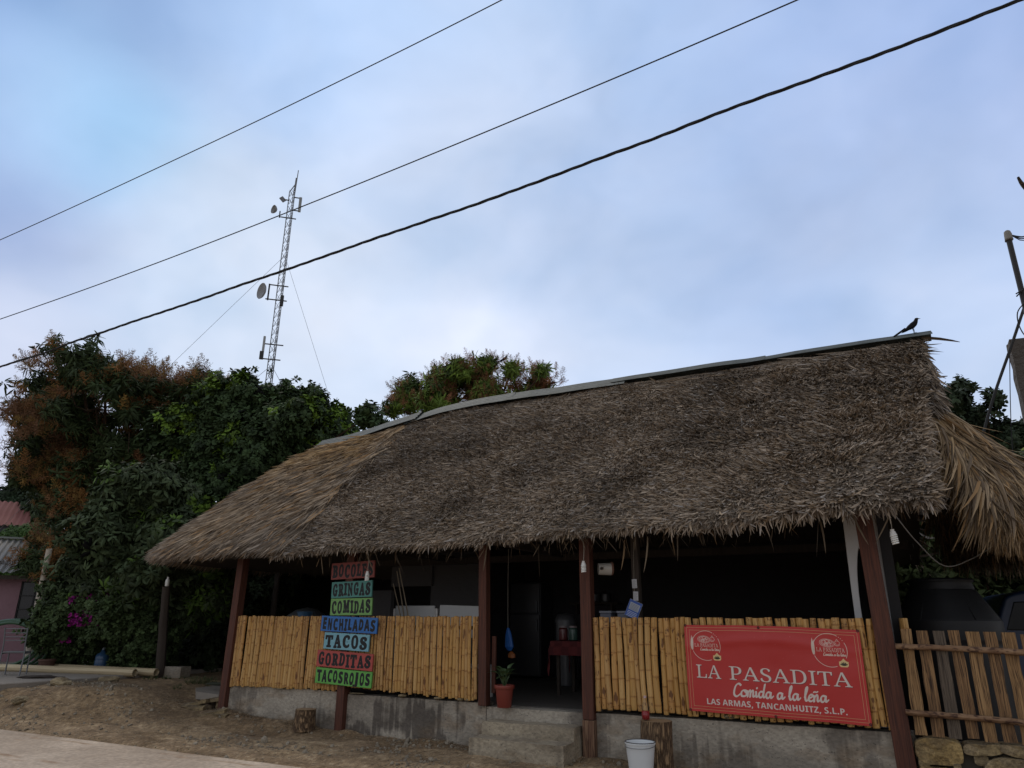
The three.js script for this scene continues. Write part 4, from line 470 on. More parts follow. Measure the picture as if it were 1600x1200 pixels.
// scatter(parent, part, geometry, blobs, count, {...}): leaf clumps through the volume of overlapping lumps, thicker towards their skins
function scatter(parent, part, geo, blobs, N, { col, up = .3, inner = .5, size = [.8, 1.2], flat = 1, keep = () => true, M: mm = LM, s = 1, aim = 0, grow = 1, label, spray = .5 }) {
  srand(s); const cum = []; let tot = 0; for (const b of blobs) { tot += b[3] * b[3]; cum.push(tot); } const L = [], q = new THREE.Quaternion(), q2 = new THREE.Quaternion(), m = new THREE.Matrix4();
  for (let i = 0; i < N; i++) { const w = rnd() * tot, b = blobs[cum.findIndex((c) => c >= w)], d = V(gauss(), gauss(), gauss()).normalize(), n = 1 + .8 * fbm(b[0] + d.x * 1.6, b[1] + d.y * 1.6, b[2] + d.z * 1.6, 3), r = b[3] * grow * n * (inner + (1 - inner) * Math.sqrt(rnd())) * (1 + spray * Math.pow(rnd(), 5)), P = V(b[0] + d.x * r, b[1] + d.y * r * flat, b[2] + d.z * r); if (!keep(P, d)) continue; const o = d.clone().multiplyScalar(1 - up).add(V(0, up * 1.6, 0)).add(V(gauss(), gauss(), gauss()).multiplyScalar(aim ? .25 : .4)).normalize(); q.setFromUnitVectors(V(0, 1, 0), o); q2.setFromAxisAngle(V(0, 1, 0), rnd() * 6.28); q.multiply(q2); const sc = rr(...size); m.compose(P, q, V(sc, sc, sc)); L.push([m.clone(), col(P, d)]); }
  const im = new THREE.InstancedMesh(geo, mm, L.length); L.forEach(([a, c], i) => { im.setMatrixAt(i, a); im.setColorAt(i, c); }); im.name = part; im.userData.kind = 'stuff'; if (label) im.userData.label = label; im.castShadow = im.receiveShadow = true; parent.add(im); return im;
}
function woody(parent, foot, fork, blobs, r, part = 'trunk', mm = M.darkBark, every = 1) { const g = [taper([foot, [(foot[0] + fork[0]) / 2 + .1, (foot[1] + fork[1]) / 2, (foot[2] + fork[2]) / 2], fork], r, r * .7, 8, 9, .18)]; mesh(part, g, mm, parent); const L = []; blobs.forEach((b, i) => { if (i % every) return; const mid = [lerp(fork[0], b[0], .5) + .15 * vn(i, 1, 2), lerp(fork[1], b[1], .55) + .2, lerp(fork[2], b[2], .5) + .15 * vn(i, 5, 2)]; L.push(taper([fork, mid, [b[0], b[1], b[2]]], r * .42, r * .06, 7, 6, .15)); const c = [b[0], b[1], b[2]]; for (let k = 0; k < 5; k++) { const a = k * 1.3 + i; L.push(taper([c, [b[0] + Math.cos(a) * b[3] * .5, b[1] + b[3] * .25 * vn(k, i, 1), b[2] + Math.sin(a) * b[3] * .5], [b[0] + Math.cos(a) * b[3] * .85, b[1] + b[3] * .6 * vn(k, i, 3), b[2] + Math.sin(a) * b[3] * .85]], r * .09, r * .03, 4, 5)); } }); mesh('limbs', L, mm, parent); }
const C3 = (r, g, b, v = .25) => { const k = 1 + gauss() * v; return new THREE.Color(Math.max(.004, r * k), Math.max(.004, g * k), Math.max(.004, b * k)); };

const MANGO=[[-20.47,8.91,-11.47,0.72],[-20.16,8.6,-12.22,0.81],[-23.08,8.58,-12.46,0.82],[-23.03,7.83,-12.09,0.6],[-20.2,7.49,-12.18,1.04],[-19.86,8.12,-13.17,0.79],[-19.07,8.25,-13.67,0.75],[-17.39,8.19,-13.58,0.48],[-22.68,6.98,-13.06,1.13],[-19.71,6.61,-12.83,1.05],[-19.31,6.97,-13.76,0.98],[-22.85,6.65,-12.43,0.76],[-23.15,5.94,-12.27,0.55],[-22.08,5.94,-13.31,1.11],[-21.04,5.83,-14.36,1.02],[-23.2,5.4,-14.0,0.8],[-21.63,4.68,-13.09,0.97],[-19.9,3.7,-11.9,0.45],[-19.97,3.57,-12.08,0.71],[-18.64,2.91,-10.59,0.41],[-20.28,4.22,-13.09,0.84],[-19.64,7.95,-15.02,0.84],[-17.38,8.03,-14.07,0.49],[-18.18,2.62,-11.0,0.48]];
const CITRUS=[[-17.52,6.71,-13.5,0.93],[-16.44,7.37,-13.59,0.89],[-15.79,7.7,-14.38,0.85],[-14.08,7.02,-14.12,0.8],[-14.15,6.97,-15.39,0.72],[-16.85,5.94,-13.74,1.1],[-15.33,6.02,-13.96,1.08],[-15.04,6.23,-15.12,0.94],[-18.67,5.75,-13.93,0.96],[-16.65,4.68,-14.01,1.09],[-18.73,4.59,-13.76,0.94],[-15.42,5.06,-14.67,1.1],[-16.83,3.91,-13.43,0.88],[-13.54,7.24,-15.63,0.3],[-12.52,7.12,-15.25,0.33],[-12.69,7.48,-16.19,0.27],[-16.09,8.09,-13.86,0.45],[-15.14,7.98,-14.44,0.41],[-14.51,7.69,-15.14,0.38],[-14.06,6.5,-15.08,0.74]];
const HEDGE=[[-15.62,4.4,-10.4,0.6],[-15.07,4.42,-10.82,0.68],[-15.5,3.47,-10.03,0.57],[-15.5,3.57,-10.88,0.75],[-14.4,3.24,-11.04,0.66],[-15.73,2.69,-10.66,0.73],[-14.66,2.53,-10.87,0.72],[-14.54,2.43,-11.63,0.67],[-13.7,2.14,-11.69,0.41],[-14.01,2.52,-12.08,0.45],[-14.11,1.86,-11.57,0.36],[-16.22,2.55,-10.55,0.59]];
const BOUG=[[-16.43,1.7,-10.12,0.54],[-16.02,1.85,-10.48,0.58],[-15.14,1.71,-10.59,0.63],[-14.74,1.38,-10.91,0.59],[-16.55,1.16,-10.59,0.49],[-15.98,1.09,-10.92,0.49],[-15.3,0.83,-11.19,0.4],[-17.07,0.81,-10.62,0.29],[-14.58,0.92,-11.2,0.34],[-14.11,0.62,-10.98,0.16],[-16.67,1.3,-9.92,0.31]];
const FARMANGO=[[-15.3,9.75,-20.99,0.73],[-13.79,9.96,-20.88,0.71],[-12.7,10.14,-21.34,0.71],[-11.96,10.43,-22.48,0.73],[-10.85,10.2,-22.7,0.6],[-10.22,10.16,-23.05,0.48],[-14.82,8.83,-19.42,0.41],[-11.99,10.43,-21.04,0.37],[-12.56,10.05,-20.2,0.46],[-13.44,9.03,-20.39,0.92],[-12.01,9.17,-21.13,0.92],[-11.1,9.68,-22.94,0.85],[-10.97,10.14,-21.1,0.27],[-10.1,10.17,-21.94,0.32]];
const RIGHT=[[2.08,7.26,-21.52,0.45],[2.43,7.77,-22.19,0.35],[2.69,7.32,-22.72,0.39],[3.14,7.45,-22.41,0.31],[2.88,6.82,-21.57,0.34],[3.3,6.64,-22.49,0.28],[2.43,6.87,-22.26,0.44],[1.86,6.58,-20.83,0.41],[3.67,6.37,-23.04,0.35],[3.27,6.24,-22.29,0.43],[2.18,6.32,-22.11,0.69],[2.95,6.19,-22.71,0.7],[3.92,6.53,-23.09,0.52]];
const RHEDGE=[[0.36,3.49,-18.53,0.58],[0.99,3.36,-18.94,0.65],[1.72,3.32,-18.91,0.64],[2.53,3.36,-19.67,0.65],[0.36,2.64,-18.38,0.57],[1.27,2.67,-19.26,0.58],[2.02,2.54,-19.77,0.58],[2.73,2.7,-20.36,0.59],[3.26,3.22,-19.98,0.72],[0.8,3.96,-17.98,0.49],[1.88,4.18,-19.06,0.58],[2.85,4.14,-19.2,0.64]];
{
  const mangoLeaf = cluster(11, .26, .052, .75, 1, 21), smallMango = cluster(11, .28, .055, .8, 1, 22), oval = cluster(12, .17, .085, .25, .9, 23), ovalBig = cluster(9, .2, .085, .3, 1, 24), tiny = cluster(14, .09, .055, .2, 1, 25), pan = panicle(26), bract = cluster(7, .07, .06, .1, 1.2, 27);
  // mango tree in flower at the left
  const t1 = thing('mango_tree', 'tall mango tree covered in orange brown flower spikes, far left', 'tree');
  woody(t1, [-20.6, .3, -13.6], [-20.8, 3.6, -13.2], MANGO, .3);
  const dk = (P) => C3(.036, .055, .02, .3);
  const open = (P) => fbm(P.x * .85 + 3, P.y * .95, P.z * .85, 3) > -.1;
  scatter(t1, 'crown', mangoLeaf, MANGO, 9000, { keep: open, col: (P) => dk(P), up: .25, inner: .35, size: [.8, 1.25], s: 31 });
  for (const b of MANGO) if (b[0] < -22.2) { b[3] *= .58; b[0] += 1.15; b[2] -= .3; } else b[3] *= .8;
  MANGO.push([-21.9,9.37,-11.38,.27],[-21.08,9.6,-11.7,.23],[-21.87,8.22,-11.14,.27],[-21.78,7.1,-11.06,.3],[-21.27,6.38,-11.05,.26],[-22.0,5.6,-11.55,.23],[-18.83,8.53,-12.34,.25],[-17.79,8.21,-12.15,.2],[-18.7,8.6,-11.53,.25],[-18.61,8.71,-13.8,.26],[-17.33,8.56,-13.7,.23],[-19.33,9.02,-11.49,.26],[-20.79,9.25,-11.12,.25],[-22.5,8.98,-11.57,.22],[-22.8,7.99,-11.5,.2]);
  const warm = (P) => fbm(P.x * .55, P.y * .55, P.z * .55, 3);
  scatter(t1, 'flower_spikes', pan, MANGO, 12000, { col: (P) => { const w = warm(P), c = mix3([.27, .13, .042], [.19, .105, .062], clamp(.5 + w * 1.5 + gauss() * .2, 0, 1)); return C3(...(rnd() < .25 ? mix3(c, [.24, .165, .045], .6) : c), .28); }, up: .3, inner: .88, grow: 1.06, size: [.34, .62], s: 32, spray: .2, aim: 1, M: PM, keep: (P, d) => open(P) && d.y > -.6 && rnd() < .6 + 2.4 * fbm(P.x * 1.15 + 9, P.y * 1.5, P.z * 1.15, 2) });
  // dark dense tree with fresh green tips
  const t2 = thing('broadleaf_tree', 'dense dark green tree with bright new leaves behind left roof end', 'tree');
  woody(t2, [-16.4, .3, -14.4], [-16.3, 3.4, -14.2], CITRUS, .22);
  const LOW = [[-16.5, 1.6, -14.2, .9], [-15.7, 1.1, -13.7, .7], [-15.2, 2.4, -14.2, .9], [-17.3, 2.6, -13.9, 1], [-14.7, .9, -12.7, .5], [-15.3, .9, -12.9, .6]]; scatter(t2, 'lower_leaves', oval, LOW, 1500, { col: () => C3(.025, .036, .016, .3), inner: .4, size: [.8, 1.2], s: 45 });
  const fresh = (P) => fbm(P.x * 1.1, P.y * 1.1, P.z * 1.1, 3);
  scatter(t2, 'crown', oval, CITRUS, 13000, { keep: (P) => fbm(P.x * 1.2 + 3, P.y * 1.2, P.z * 1.2, 3) > -.16, col: (P, d) => { const f = fresh(P); return f > .06 && d.y > -.25 && rnd() < .62 ? C3(.12, .2, .026, .25) : C3(.036, .06, .022, .3); }, up: .3, inner: .45, size: [.75, 1.2], s: 33 });
  scatter(t2, 'flower_spikes', pan, [[-19.0, 7.6, -14.0, .5], [-17.0, 8.3, -14.6, .4], [-18.9, 5.6, -13.2, .5], [-14.6, 7.9, -15.3, .25]], 150, { col: () => C3(.16, .075, .035, .25), up: .5, inner: .6, size: [.25, .45], s: 34, aim: 1, M: PM });
  // tall leafy shrub in front of it, beside the roof
  const t3 = thing('tall_shrub', 'tall dark leafy shrub between flowering mango and thatch roof corner', 'shrub');
  woody(t3, [-15.1, .3, -11.2], [-15.1, 1.2, -11.0], HEDGE, .09);
  scatter(t3, 'crown', ovalBig, HEDGE, 5200, { col: (P, d) => fresh(P) > .18 && rnd() < .4 ? C3(.08, .14, .025, .3) : C3(.042, .06, .026, .3), up: .3, inner: .4, size: [.75, 1.15], s: 35, keep: (P) => P.x < -13.3 });
  // bougainvillea
  const t4 = thing('bougainvillea', 'low green bougainvillea bush with magenta flowers by pink house', 'shrub');
  woody(t4, [-15.6, .45, -11.1], [-15.6, .9, -10.9], BOUG, .05);
  scatter(t4, 'crown', tiny, BOUG, 6200, { col: () => C3(.05, .076, .028, .3), up: .3, inner: .35, size: [.85, 1.35], s: 36, keep: (P) => P.y > .45 });
  scatter(t4, 'flowers', bract, [[-15.9, 1.93, -10.03, .16], [-15.5, 2.0, -10.15, .2], [-15.45, 1.62, -10.0, .17], [-15.1, 1.98, -10.2, .14], [-15.75, 1.6, -9.95, .12], [-15.2, 1.58, -10.05, .14], [-16.1, 1.2, -10.05, .12]], 210, { col: () => C3(.27, .018, .19, .25), inner: .2, size: [.7, 1.1], s: 37, M: leafMat(.7) });
  // mango beyond the ridge
  for (const b of FARMANGO) b[3] *= .88; for (const b of RIGHT) b[3] *= .82;
  const t5 = thing('mango_tree', 'green and rusty mango tree rising behind the roof ridge', 'tree');
  woody(t5, [-12.6, 0, -21.6], [-12.6, 7, -21.6], FARMANGO, .28);
  scatter(t5, 'crown', smallMango, FARMANGO, 4600, { keep: (P) => fbm(P.x * 1.1 + 3, P.y * 1.1, P.z * 1.1, 3) > -.1, col: (P) => { const f = fbm(P.x * .9, P.y * .9, P.z * .9, 3); return f > -.05 ? C3(.12, .18, .03, .3) : C3(.06, .095, .024, .3); }, up: .05, inner: .4, size: [.8, 1.25], flat: .9, s: 38 });
  scatter(t5, 'flower_spikes', pan, FARMANGO, 1500, { col: () => C3(.25, .115, .06, .3), up: .35, inner: .8, size: [.25, .45], s: 39, aim: 1, M: PM, keep: (P, d) => d.y > -.5 && rnd() < .3 + 1.3 * (fbm(P.x * .9 + 5, P.y, P.z, 2) + .25) });
  // tree behind the right skirt
  const t6 = thing('broadleaf_tree', 'small dark tree showing behind the right roof skirt', 'tree');
  woody(t6, [2.6, 0, -22.4], [2.6, 4.6, -22.3], RIGHT, .18);
  scatter(t6, 'crown', oval, RIGHT, 1700, { keep: (P) => fbm(P.x * 1.7 + 3, P.y * 1.7, P.z * 1.7, 3) > -.06, col: () => C3(.03, .045, .022, .3), up: .2, inner: .4, size: [.8, 1.2], s: 40 });
  // hedge behind the tank
  const t7 = thing('hedge', 'dark tangled hedge behind the black tank at right', 'hedge');
  const RH = RHEDGE.map(([x, y, z, r]) => [x * .9, y, z + 2.2, r * 1.25]); RH.push([0.3, 1.6, -16.3, .8], [1.4, 1.5, -16.6, .8], [2.5, 1.6, -17, .9], [3.6, 2, -17.4, 1], [3.9, 3.2, -17.6, .9], [-.3, 2.4, -16.2, .6]);
  woody(t7, [1.6, 0, -17.2], [1.6, 1, -17], RH, .1, 'trunk', M.darkBark, 2);
  scatter(t7, 'crown', ovalBig, RH, 6800, { col: () => rnd() < .06 ? C3(.16, .18, .035, .3) : C3(.08, .105, .04, .35), up: .15, inner: .35, size: [.8, 1.3], s: 42 });
  // far greenery at the left edge
  const t8 = thing('broadleaf_tree', 'distant tree rising behind the red roof, far left edge', 'tree'); const B8 = [[-55.9, 9.6, -28.4, .8], [-54.4, 10, -28.6, .8], [-53, 9.7, -29, 1], [-51, 9, -29, 1.6]]; woody(t8, [-53.5, 0, -29.2], [-53.5, 7.5, -29], B8, .25); scatter(t8, 'crown', oval, B8, 1800, { col: () => C3(.03, .048, .025, .3), inner: .4, size: [1.6, 2.4], s: 43 });
  const t9 = thing('shrub', 'bright green bush above the corrugated roof, far left', 'shrub'); const B9 = [[-31.9, 4.9, -17.5, .5], [-32.8, 4.8, -17.6, .5], [-33.8, 4.8, -17.9, .6], [-31.2, 5.0, -17.5, .4], [-32.2, 4.0, -17.8, .9], [-33.8, 3.8, -18, .9]]; woody(t9, [-32.4, 0, -18], [-32.4, 2.6, -17.9], B9, .1); scatter(t9, 'crown', mangoLeaf, B9, 900, { col: () => C3(.05, .1, .025, .25), inner: .4, size: [.8, 1.2], s: 44 });
}

// ---------------------------------------------------------------- the pink house and the yard at the left
{
  const pinkM = mat([.26, .15, .17], .9, { bumpMap: concBump, bumpScale: .01 });
  const ph = thing('pink_house', 'pink rendered house with a corrugated metal roof at left edge', 'house', [-20.3, .45, -12.6], .95);
  const wall = new THREE.Shape(); wall.moveTo(-7, 0); wall.lineTo(.55, 0); wall.lineTo(.55, 2.25); wall.lineTo(-7, 2.25); wall.closePath(); const wh = new THREE.Path(); wh.moveTo(-1.22, 1.02); wh.lineTo(-.55, 1.02); wh.lineTo(-.55, 2.12); wh.lineTo(-1.22, 2.12); wh.closePath(); wall.holes.push(wh);
  const wg = new THREE.ExtrudeGeometry(wall, { depth: .18, bevelEnabled: false }); wg.translate(0, 0, -.18); mesh('wall', uvm(wg), pinkM, ph); mesh('wall', box(.18, 2.25, 3, .455, 1.125, -1.685), pinkM, ph);
  const win = sub('window', ph); mesh('pane', box(.7, 1.14, .02, -.885, 1.57, -.13), mat([.012, .012, .014], .2), win); const bars = []; for (let i = 0; i <= 2; i++) bars.push(box(.025, 1.09, .025, -1.2 + i * .315, 1.57, -.05)); for (let i = 0; i <= 3; i++) bars.push(box(.665, .022, .022, -.885, 1.04 + i * .355, -.048)); mesh('grille', bars, M.black, win);
  const rf = new THREE.PlaneGeometry(7.6, 2.6, 200, 2); { const p = rf.attributes.position; for (let i = 0; i < p.count; i++) p.setZ(i, .025 * Math.sin(p.getX(i) * 6.283 / .15)); rf.computeVertexNormals(); rf.rotateX(-Math.PI / 2 + .42); } const ro = mesh('roof', rf, M.zincDark, ph); ro.position.set(-4.75, 2.85, -.75); ro.material = mat([.21, .205, .19], .6, { metalness: .1, side: THREE.DoubleSide });
  mesh('roof_ridge', box(7.6, .05, .22, -4.75, 3.42, -1.95), mat([.2, .22, .2], .6), ph); mesh('fascia', box(7.4, .1, .04, -4.75, 2.2, .3), M.oldWood, ph);
  // further house with red roof tiles
  const rh = thing('red_roof_house', 'far house with a red tiled roof at the left edge', 'house', [-50.5, 1.1, -25.5], .95); mesh('wall', box(9, 7.4, 6, -3.2, 2.6, -3.2), mat([.06, .065, .08], .9), rh); { const g = new THREE.PlaneGeometry(10, 3.4, 90, 8), p = g.attributes.position; for (let i = 0; i < p.count; i++) p.setZ(i, .07 * Math.sin(p.getX(i) * 6.283 / .33) + .05 * ((p.getY(i) * 2.3) % 1)); g.computeVertexNormals(); g.rotateX(-Math.PI / 2 + .55); const o = mesh('roof', g, mat([.2, .075, .065], .85, { side: THREE.DoubleSide }), rh); o.position.set(-3.2, 7.1, -1.2); }
  // leaning pale pole
  const lp = mesh('leaning_pole', taper([[-18.35, .5, -10.63], [-18.15, 2.1, -10.5], [-17.9, 3.2, -10.35]], .085, .065, 10, 10, .06), mat([.48, .43, .35], .8)); tag(lp, 'pale peeled pole leaning against the pink house window', 'pole');
  // hose coil
  const hz = []; srand(61); const hose = thing('hose_coil', 'large coil of green garden hose propped behind the chair', 'hose', [-17.55, 1.05, -9.7], .55); for (let k = 0; k < 4; k++) { const pts = [], R = .66 - k * .045, oy = rr(-.04, .04); for (let i = 0; i < 26; i++) { const a = i / 26 * 6.283; pts.push(V(Math.cos(a) * R * 1.28, Math.sin(a) * R * .82 + oy + .02 * Math.sin(a * 3 + k), .05 * k - .08 + .04 * Math.sin(a * 2 + k))); } mesh('hose_loop', tube(pts, .034, 90, 8, true), mat([.028, .075, .034], .45), hose); }
  // steel chair
  const ch = thing('metal_chair', 'thin grey steel chair with barred back on the pad', 'chair', [-15.95, .515, -9.0], .75); const r = .014;
  for (const s of [-1, 1]) { mesh('back_leg', tube([[s * .2, 0, .2], [s * .2, .42, .17], [s * .19, .6, .2], [s * .2, .92, .28]], r, 16, 7), M.galv, ch); mesh('front_leg', tube([[s * .19, 0, -.22], [s * .19, .44, -.2]], r, 4, 7), M.galv, ch); mesh('seat_rail', rod([s * .2, .43, .17], [s * .19, .44, -.2], r), M.galv, ch); }
  for (const [y, z] of [[.9, .27], [.82, .255], [.745, .235], [.68, .22]]) mesh('back_bar', rod([-.2, y, z], [.2, y, z], .009), M.galv, ch); mesh('seat', box(.4, .03, .4, 0, .45, -.02, .012), mat([.1, .1, .1], .5), ch);
  // two long pale pipes on the pad
  const pm = mat(white, .7, { map: tex(512, 128, (u, v) => { const a = tf(u, v, 20, 6, 501, 5), b = tf(u, v, 60, 20, 505, 3); return mix3(mix3(sq(196, 180, 146), sq(168, 150, 118), clamp(.5 + a, 0, 1)), sq(110, 90, 66), clamp((b - .2) * 2, 0, .7)); }) });
  const pipe = (label, a, b, rad) => { const t = thing('pipe', label, 'pipe', [0, 0, 0], 0, 'pale pipes on the pad'); const A = V(...a), Bv = V(...b), L = A.distanceTo(Bv); const g = lathe([[rad, 0], [rad, L], [rad * .84, L], [rad * .84, L - .3], [rad * .5, L - .31], [0, L - .31]], 20); const o = mesh('pipe_tube', g, pm, t); o.position.copy(A); o.quaternion.setFromUnitVectors(V(0, 1, 0), Bv.sub(A).normalize()); };
  pipe('long pale pipe lying on the pad, nearer of the two', [-17.6, .60, -9.55], [-13.98, .575, -10.3], .075); pipe('long pale pipe lying on the pad, farther and reaching further right', [-17.0, .60, -10.2], [-13.75, .575, -10.62], .075);
  // water jug, clay pot, block, scrap
  const jug = thing('water_jug', 'blue plastic water jug standing before the dark shrub', 'water jug', [-15.55, .515, -10.6]); mesh('jug_body', lathe([[0, 0], [.125, 0], [.138, .02], [.138, .12], [.13, .135], [.138, .15], [.138, .24], [.13, .255], [.138, .27], [.136, .33], [.1, .38], [.045, .41], [.036, .46], [0, .46]], 28), mat([.035, .085, .17], .3), jug); mesh('cap', cyl(.036, .034, .05, 0, .455, 0, 16), mat([.2, .24, .26], .5), jug);
  const cp = thing('flower_pot', 'brown clay pot under the bougainvillea near the hose', 'flower pot', [-16.6, .515, -10.05]); mesh('pot_body', lathe([[0, 0], [.13, 0], [.16, .22], [.175, .22], [.175, .26], [.15, .26], [.13, .2], [0, .2]], 22), mat([.1, .05, .035], .8), cp);
  const cb = mesh('concrete_block', uvm(rough(new THREE.BoxGeometry(.42, .3, .3, 6, 4, 4), .02, 5, 3)), M.concrete); cb.position.set(-13.72, .52, -11.1); cb.rotation.y = .2; tag(cb, 'grey concrete block at the foot of the leaning post', 'block');
  const sc = mesh('bark_scrap', rough(new THREE.SphereGeometry(1, 24, 12), .55, 1.8, 4), mat([.035, .026, .02], .9)); sc.scale.set(.34, .045, .09); sc.position.set(-14.7, .55, -8.85); sc.rotation.y = .75; tag(sc, 'dark strip of bark lying on the pad before the chair', 'bark');
  const st = mesh('bark_scrap', rough(new THREE.SphereGeometry(1, 20, 10), .5, 1.8, 9), mat([.03, .035, .02], .9)); st.scale.set(.28, .03, .06); st.position.set(-11.35, .485, -10.15); st.rotation.y = .3; tag(st, 'dark dry leaf scrap lying on the path by left post', 'leaf scrap');
  srand(66); [[-13.6, -8.55, .16, 'flat pale rock at the edge of the concrete pad'], [-13.3, -7.75, .11, 'small rock half sunk in the far left dirt'], [-13.75, -9.6, .14, 'rough rock before the ends of the pale pipes']].forEach(([x, z, s, label], i) => { const o = mesh('rock', rough(new THREE.IcosahedronGeometry(1, 3), .5, 1.4, i * 7), M.stone[1]); o.scale.set(s * 1.5, s * .55, s); o.position.set(x, ground(x, z) + s * .15, z); o.rotation.y = i * 2; tag(o, label, 'rock'); });
  // open dark shed behind the restaurant's left end
  const sd = thing('shed', 'dark open shed behind the left end of the restaurant', 'shed', [-12.9, .35, -16.2]); mesh('back_wall', box(7, 2.9, .12, 0, 1.45, -1.2), M.deepShadeWall, sd); mesh('side_wall', box(.12, 2.9, 3, -3.4, 1.45, .3), M.deepShadeWall, sd); mesh('roof', box(7.4, .06, 4.2, 0, 2.95, .6), M.zincDark, sd); for (const x of [-1.2, 1.4]) mesh('post', taper([[x, 0, 2.2], [x + .05, 2.9, 2.2]], .08, .07, 4, 8), M.oldWood, sd); mesh('bench', box(2.6, .06, .45, .4, .5, .2), M.oldWood, sd); mesh('bench_leg', box(.4, .47, .4, -.6, .235, .2), M.oldWood, sd);
}

// ---------------------------------------------------------------- fence, stones, tank, car, poles at the right
{
  const fn = thing('picket_fence', 'rough wooden picket fence with two rails right of corner post', 'fence'); srand(81);
  for (let i = 0; i < 16; i++) { const x = .055 + i * .158 + rr(-.008, .008), w = rr(.106, .12), y0 = .515 + rr(-.012, .012) - i * .004, y1 = 1.575 + rr(-.012, .012) - i * .006, g = uvm(new THREE.BoxGeometry(w, y1 - y0, .024, 2, 14, 1)), gp = g.attributes.position; for (let q = 0; q < gp.count; q++) { const yy = gp.getY(q), xx = gp.getX(q); gp.setX(q, xx + .008 * vn(yy * 5 + i * 3, Math.sign(xx), i)); } const o = mesh('picket', g, i === 2 ? M.picket[2] : M.picket[i % 2], fn); o.position.set(x, (y0 + y1) / 2, -9.35); o.rotation.z = rr(-.012, .012); if (i === 2) o.userData.label = 'weathered grey picket'; const uv = g.attributes.uv, du = rnd() * 3, dv = rnd() * 3; for (let k = 0; k < uv.count; k++) uv.setXY(k, uv.getX(k) + du, uv.getY(k) + dv); }
  const rail = (y0, y1, k) => mesh('rail', taper([...Array(9)].map((_, i) => [-.06 + i * .33, lerp(y0, y1, i / 4) + .012 * vn(i, k, 1), -9.31 + .01 * vn(i, k, 4)]), .03, .032, 40, 8, .12), M.rail, fn); rail(1.395, 1.345, 1); rail(.735, .675, 2);
  for (const x of [1.55, 2.55]) mesh('fence_post', taper([[x, -.2, -9.45], [x, 1.6, -9.45]], .05, .045, 4, 8), M.oldWood, fn);
  const sw = thing('stone_wall', 'low dry stone base under the wooden picket fence', 'wall'); mesh('wall_core', box(2.7, .62, .3, 1.33, .12, -9.6), mat([.08, .07, .055], .95), sw);
  srand(82); const stone = (x0, x1, y0, y1, k, m, z = 0) => { const g = new THREE.BoxGeometry(x1 - x0, y1 - y0, .26, 12, 7, 6), p = g.attributes.position, w = x1 - x0, h = y1 - y0; for (let i = 0; i < p.count; i++) { const X = p.getX(i) / w * 2, Y = p.getY(i) / h * 2, c = 1 - .18 * Math.pow(Math.abs(X), 4) * Math.abs(Y); p.setXY(i, p.getX(i) * (1 - .1 * Y * Y * Y * Y), p.getY(i) * c - .12 * h * X * X * Math.sign(Y) * .5); } const r = rough(g, .032, 5.5, k * 3.1); const o = mesh('stone', uvm(r), M.stone[m], sw); o.position.set((x0 + x1) / 2, (y0 + y1) / 2, -9.46 + z); o.rotation.z = rr(-.05, .03); };
  stone(-.02, .42, .24, .49, 1, 2); stone(.42, .78, .36, .465, 2, 0, -.02); stone(.74, 1.15, .38, .48, 3, 0, .02); stone(-.02, .08, .22, .34, 4, 0, -.02); stone(-.02, .31, .12, .22, 5, 2); stone(.31, .56, .05, .2, 6, 0, -.02); stone(.5, .62, .27, .36, 7, 1, -.03); stone(.56, 1.3, -.05, .35, 8, 0, .06); stone(.0, .5, -.1, .1, 9, 1); stone(1.15, 1.7, .33, .47, 10, 2); stone(1.3, 1.9, .05, .33, 11, 0); stone(1.7, 2.3, .3, .46, 12, 1); stone(.3, .37, .22, .26, 13, 0, .03);
  // black water tank: squat body under a sloping faceted shoulder and raised lid
  const tk = thing('water_tank', 'squat black plastic water tank behind the picket fence', 'water tank', [.57, -.08, -11.25]); const bm = new THREE.MeshPhysicalMaterial({ color: new THREE.Color(.014, .014, .015), roughness: .5, specularIntensity: .7, bumpMap: concBump, bumpScale: .004 });
  const body = lathe([[0, 0], [.55, 0], [.58, .05], [.58, 1.45], [.6, 1.5], [.615, 1.54], [.615, 1.74], [.605, 1.755]], 48); mesh('tank_body', body, bm, tk);
  mesh('shoulder', lathe([[.605, 1.755], [.59, 1.775], [.4, 2.115], [.372, 2.14]], 48), bm, tk); for (let i = 0; i < 6; i++) { const a = i / 6 * 6.283 + .5; mesh('rib', rod([Math.sin(a) * .6, 1.762, Math.cos(a) * .6], [Math.sin(a) * .37, 2.142, Math.cos(a) * .37], .009, 5), bm, tk); }
  mesh('lid', lathe([[.375, 2.13], [.38, 2.15], [.36, 2.22], [.385, 2.23], [.385, 2.26], [.34, 2.275], [0, 2.29]], 36), bm, tk);
  // blue pickup truck, mostly hidden
  const car = thing('blue_car', 'dark blue car parked behind the tank at the right edge', 'car', [2.55, 0, -13.9], .12); const blue = new THREE.MeshPhysicalMaterial({ color: new THREE.Color(.012, .03, .085), roughness: .5, clearcoat: .25, clearcoatRoughness: .2 }), glass = new THREE.MeshPhysicalMaterial({ color: new THREE.Color(.01, .012, .014), roughness: .2, specularIntensity: .4 });
  const side = new THREE.Shape(); side.moveTo(-1.3, .45); side.lineTo(-1.33, 1.42); side.bezierCurveTo(-1.3, 1.5, -1.25, 1.52, -1.2, 1.54); side.lineTo(-1.02, 1.98); side.bezierCurveTo(-.95, 2.06, -.8, 2.08, -.6, 2.09); side.lineTo(.7, 2.1); side.bezierCurveTo(.95, 2.08, 1.1, 1.95, 1.4, 1.55); side.lineTo(2.5, 1.4); side.bezierCurveTo(2.8, 1.35, 2.85, 1.1, 2.85, .9); side.lineTo(2.8, .45); side.closePath();
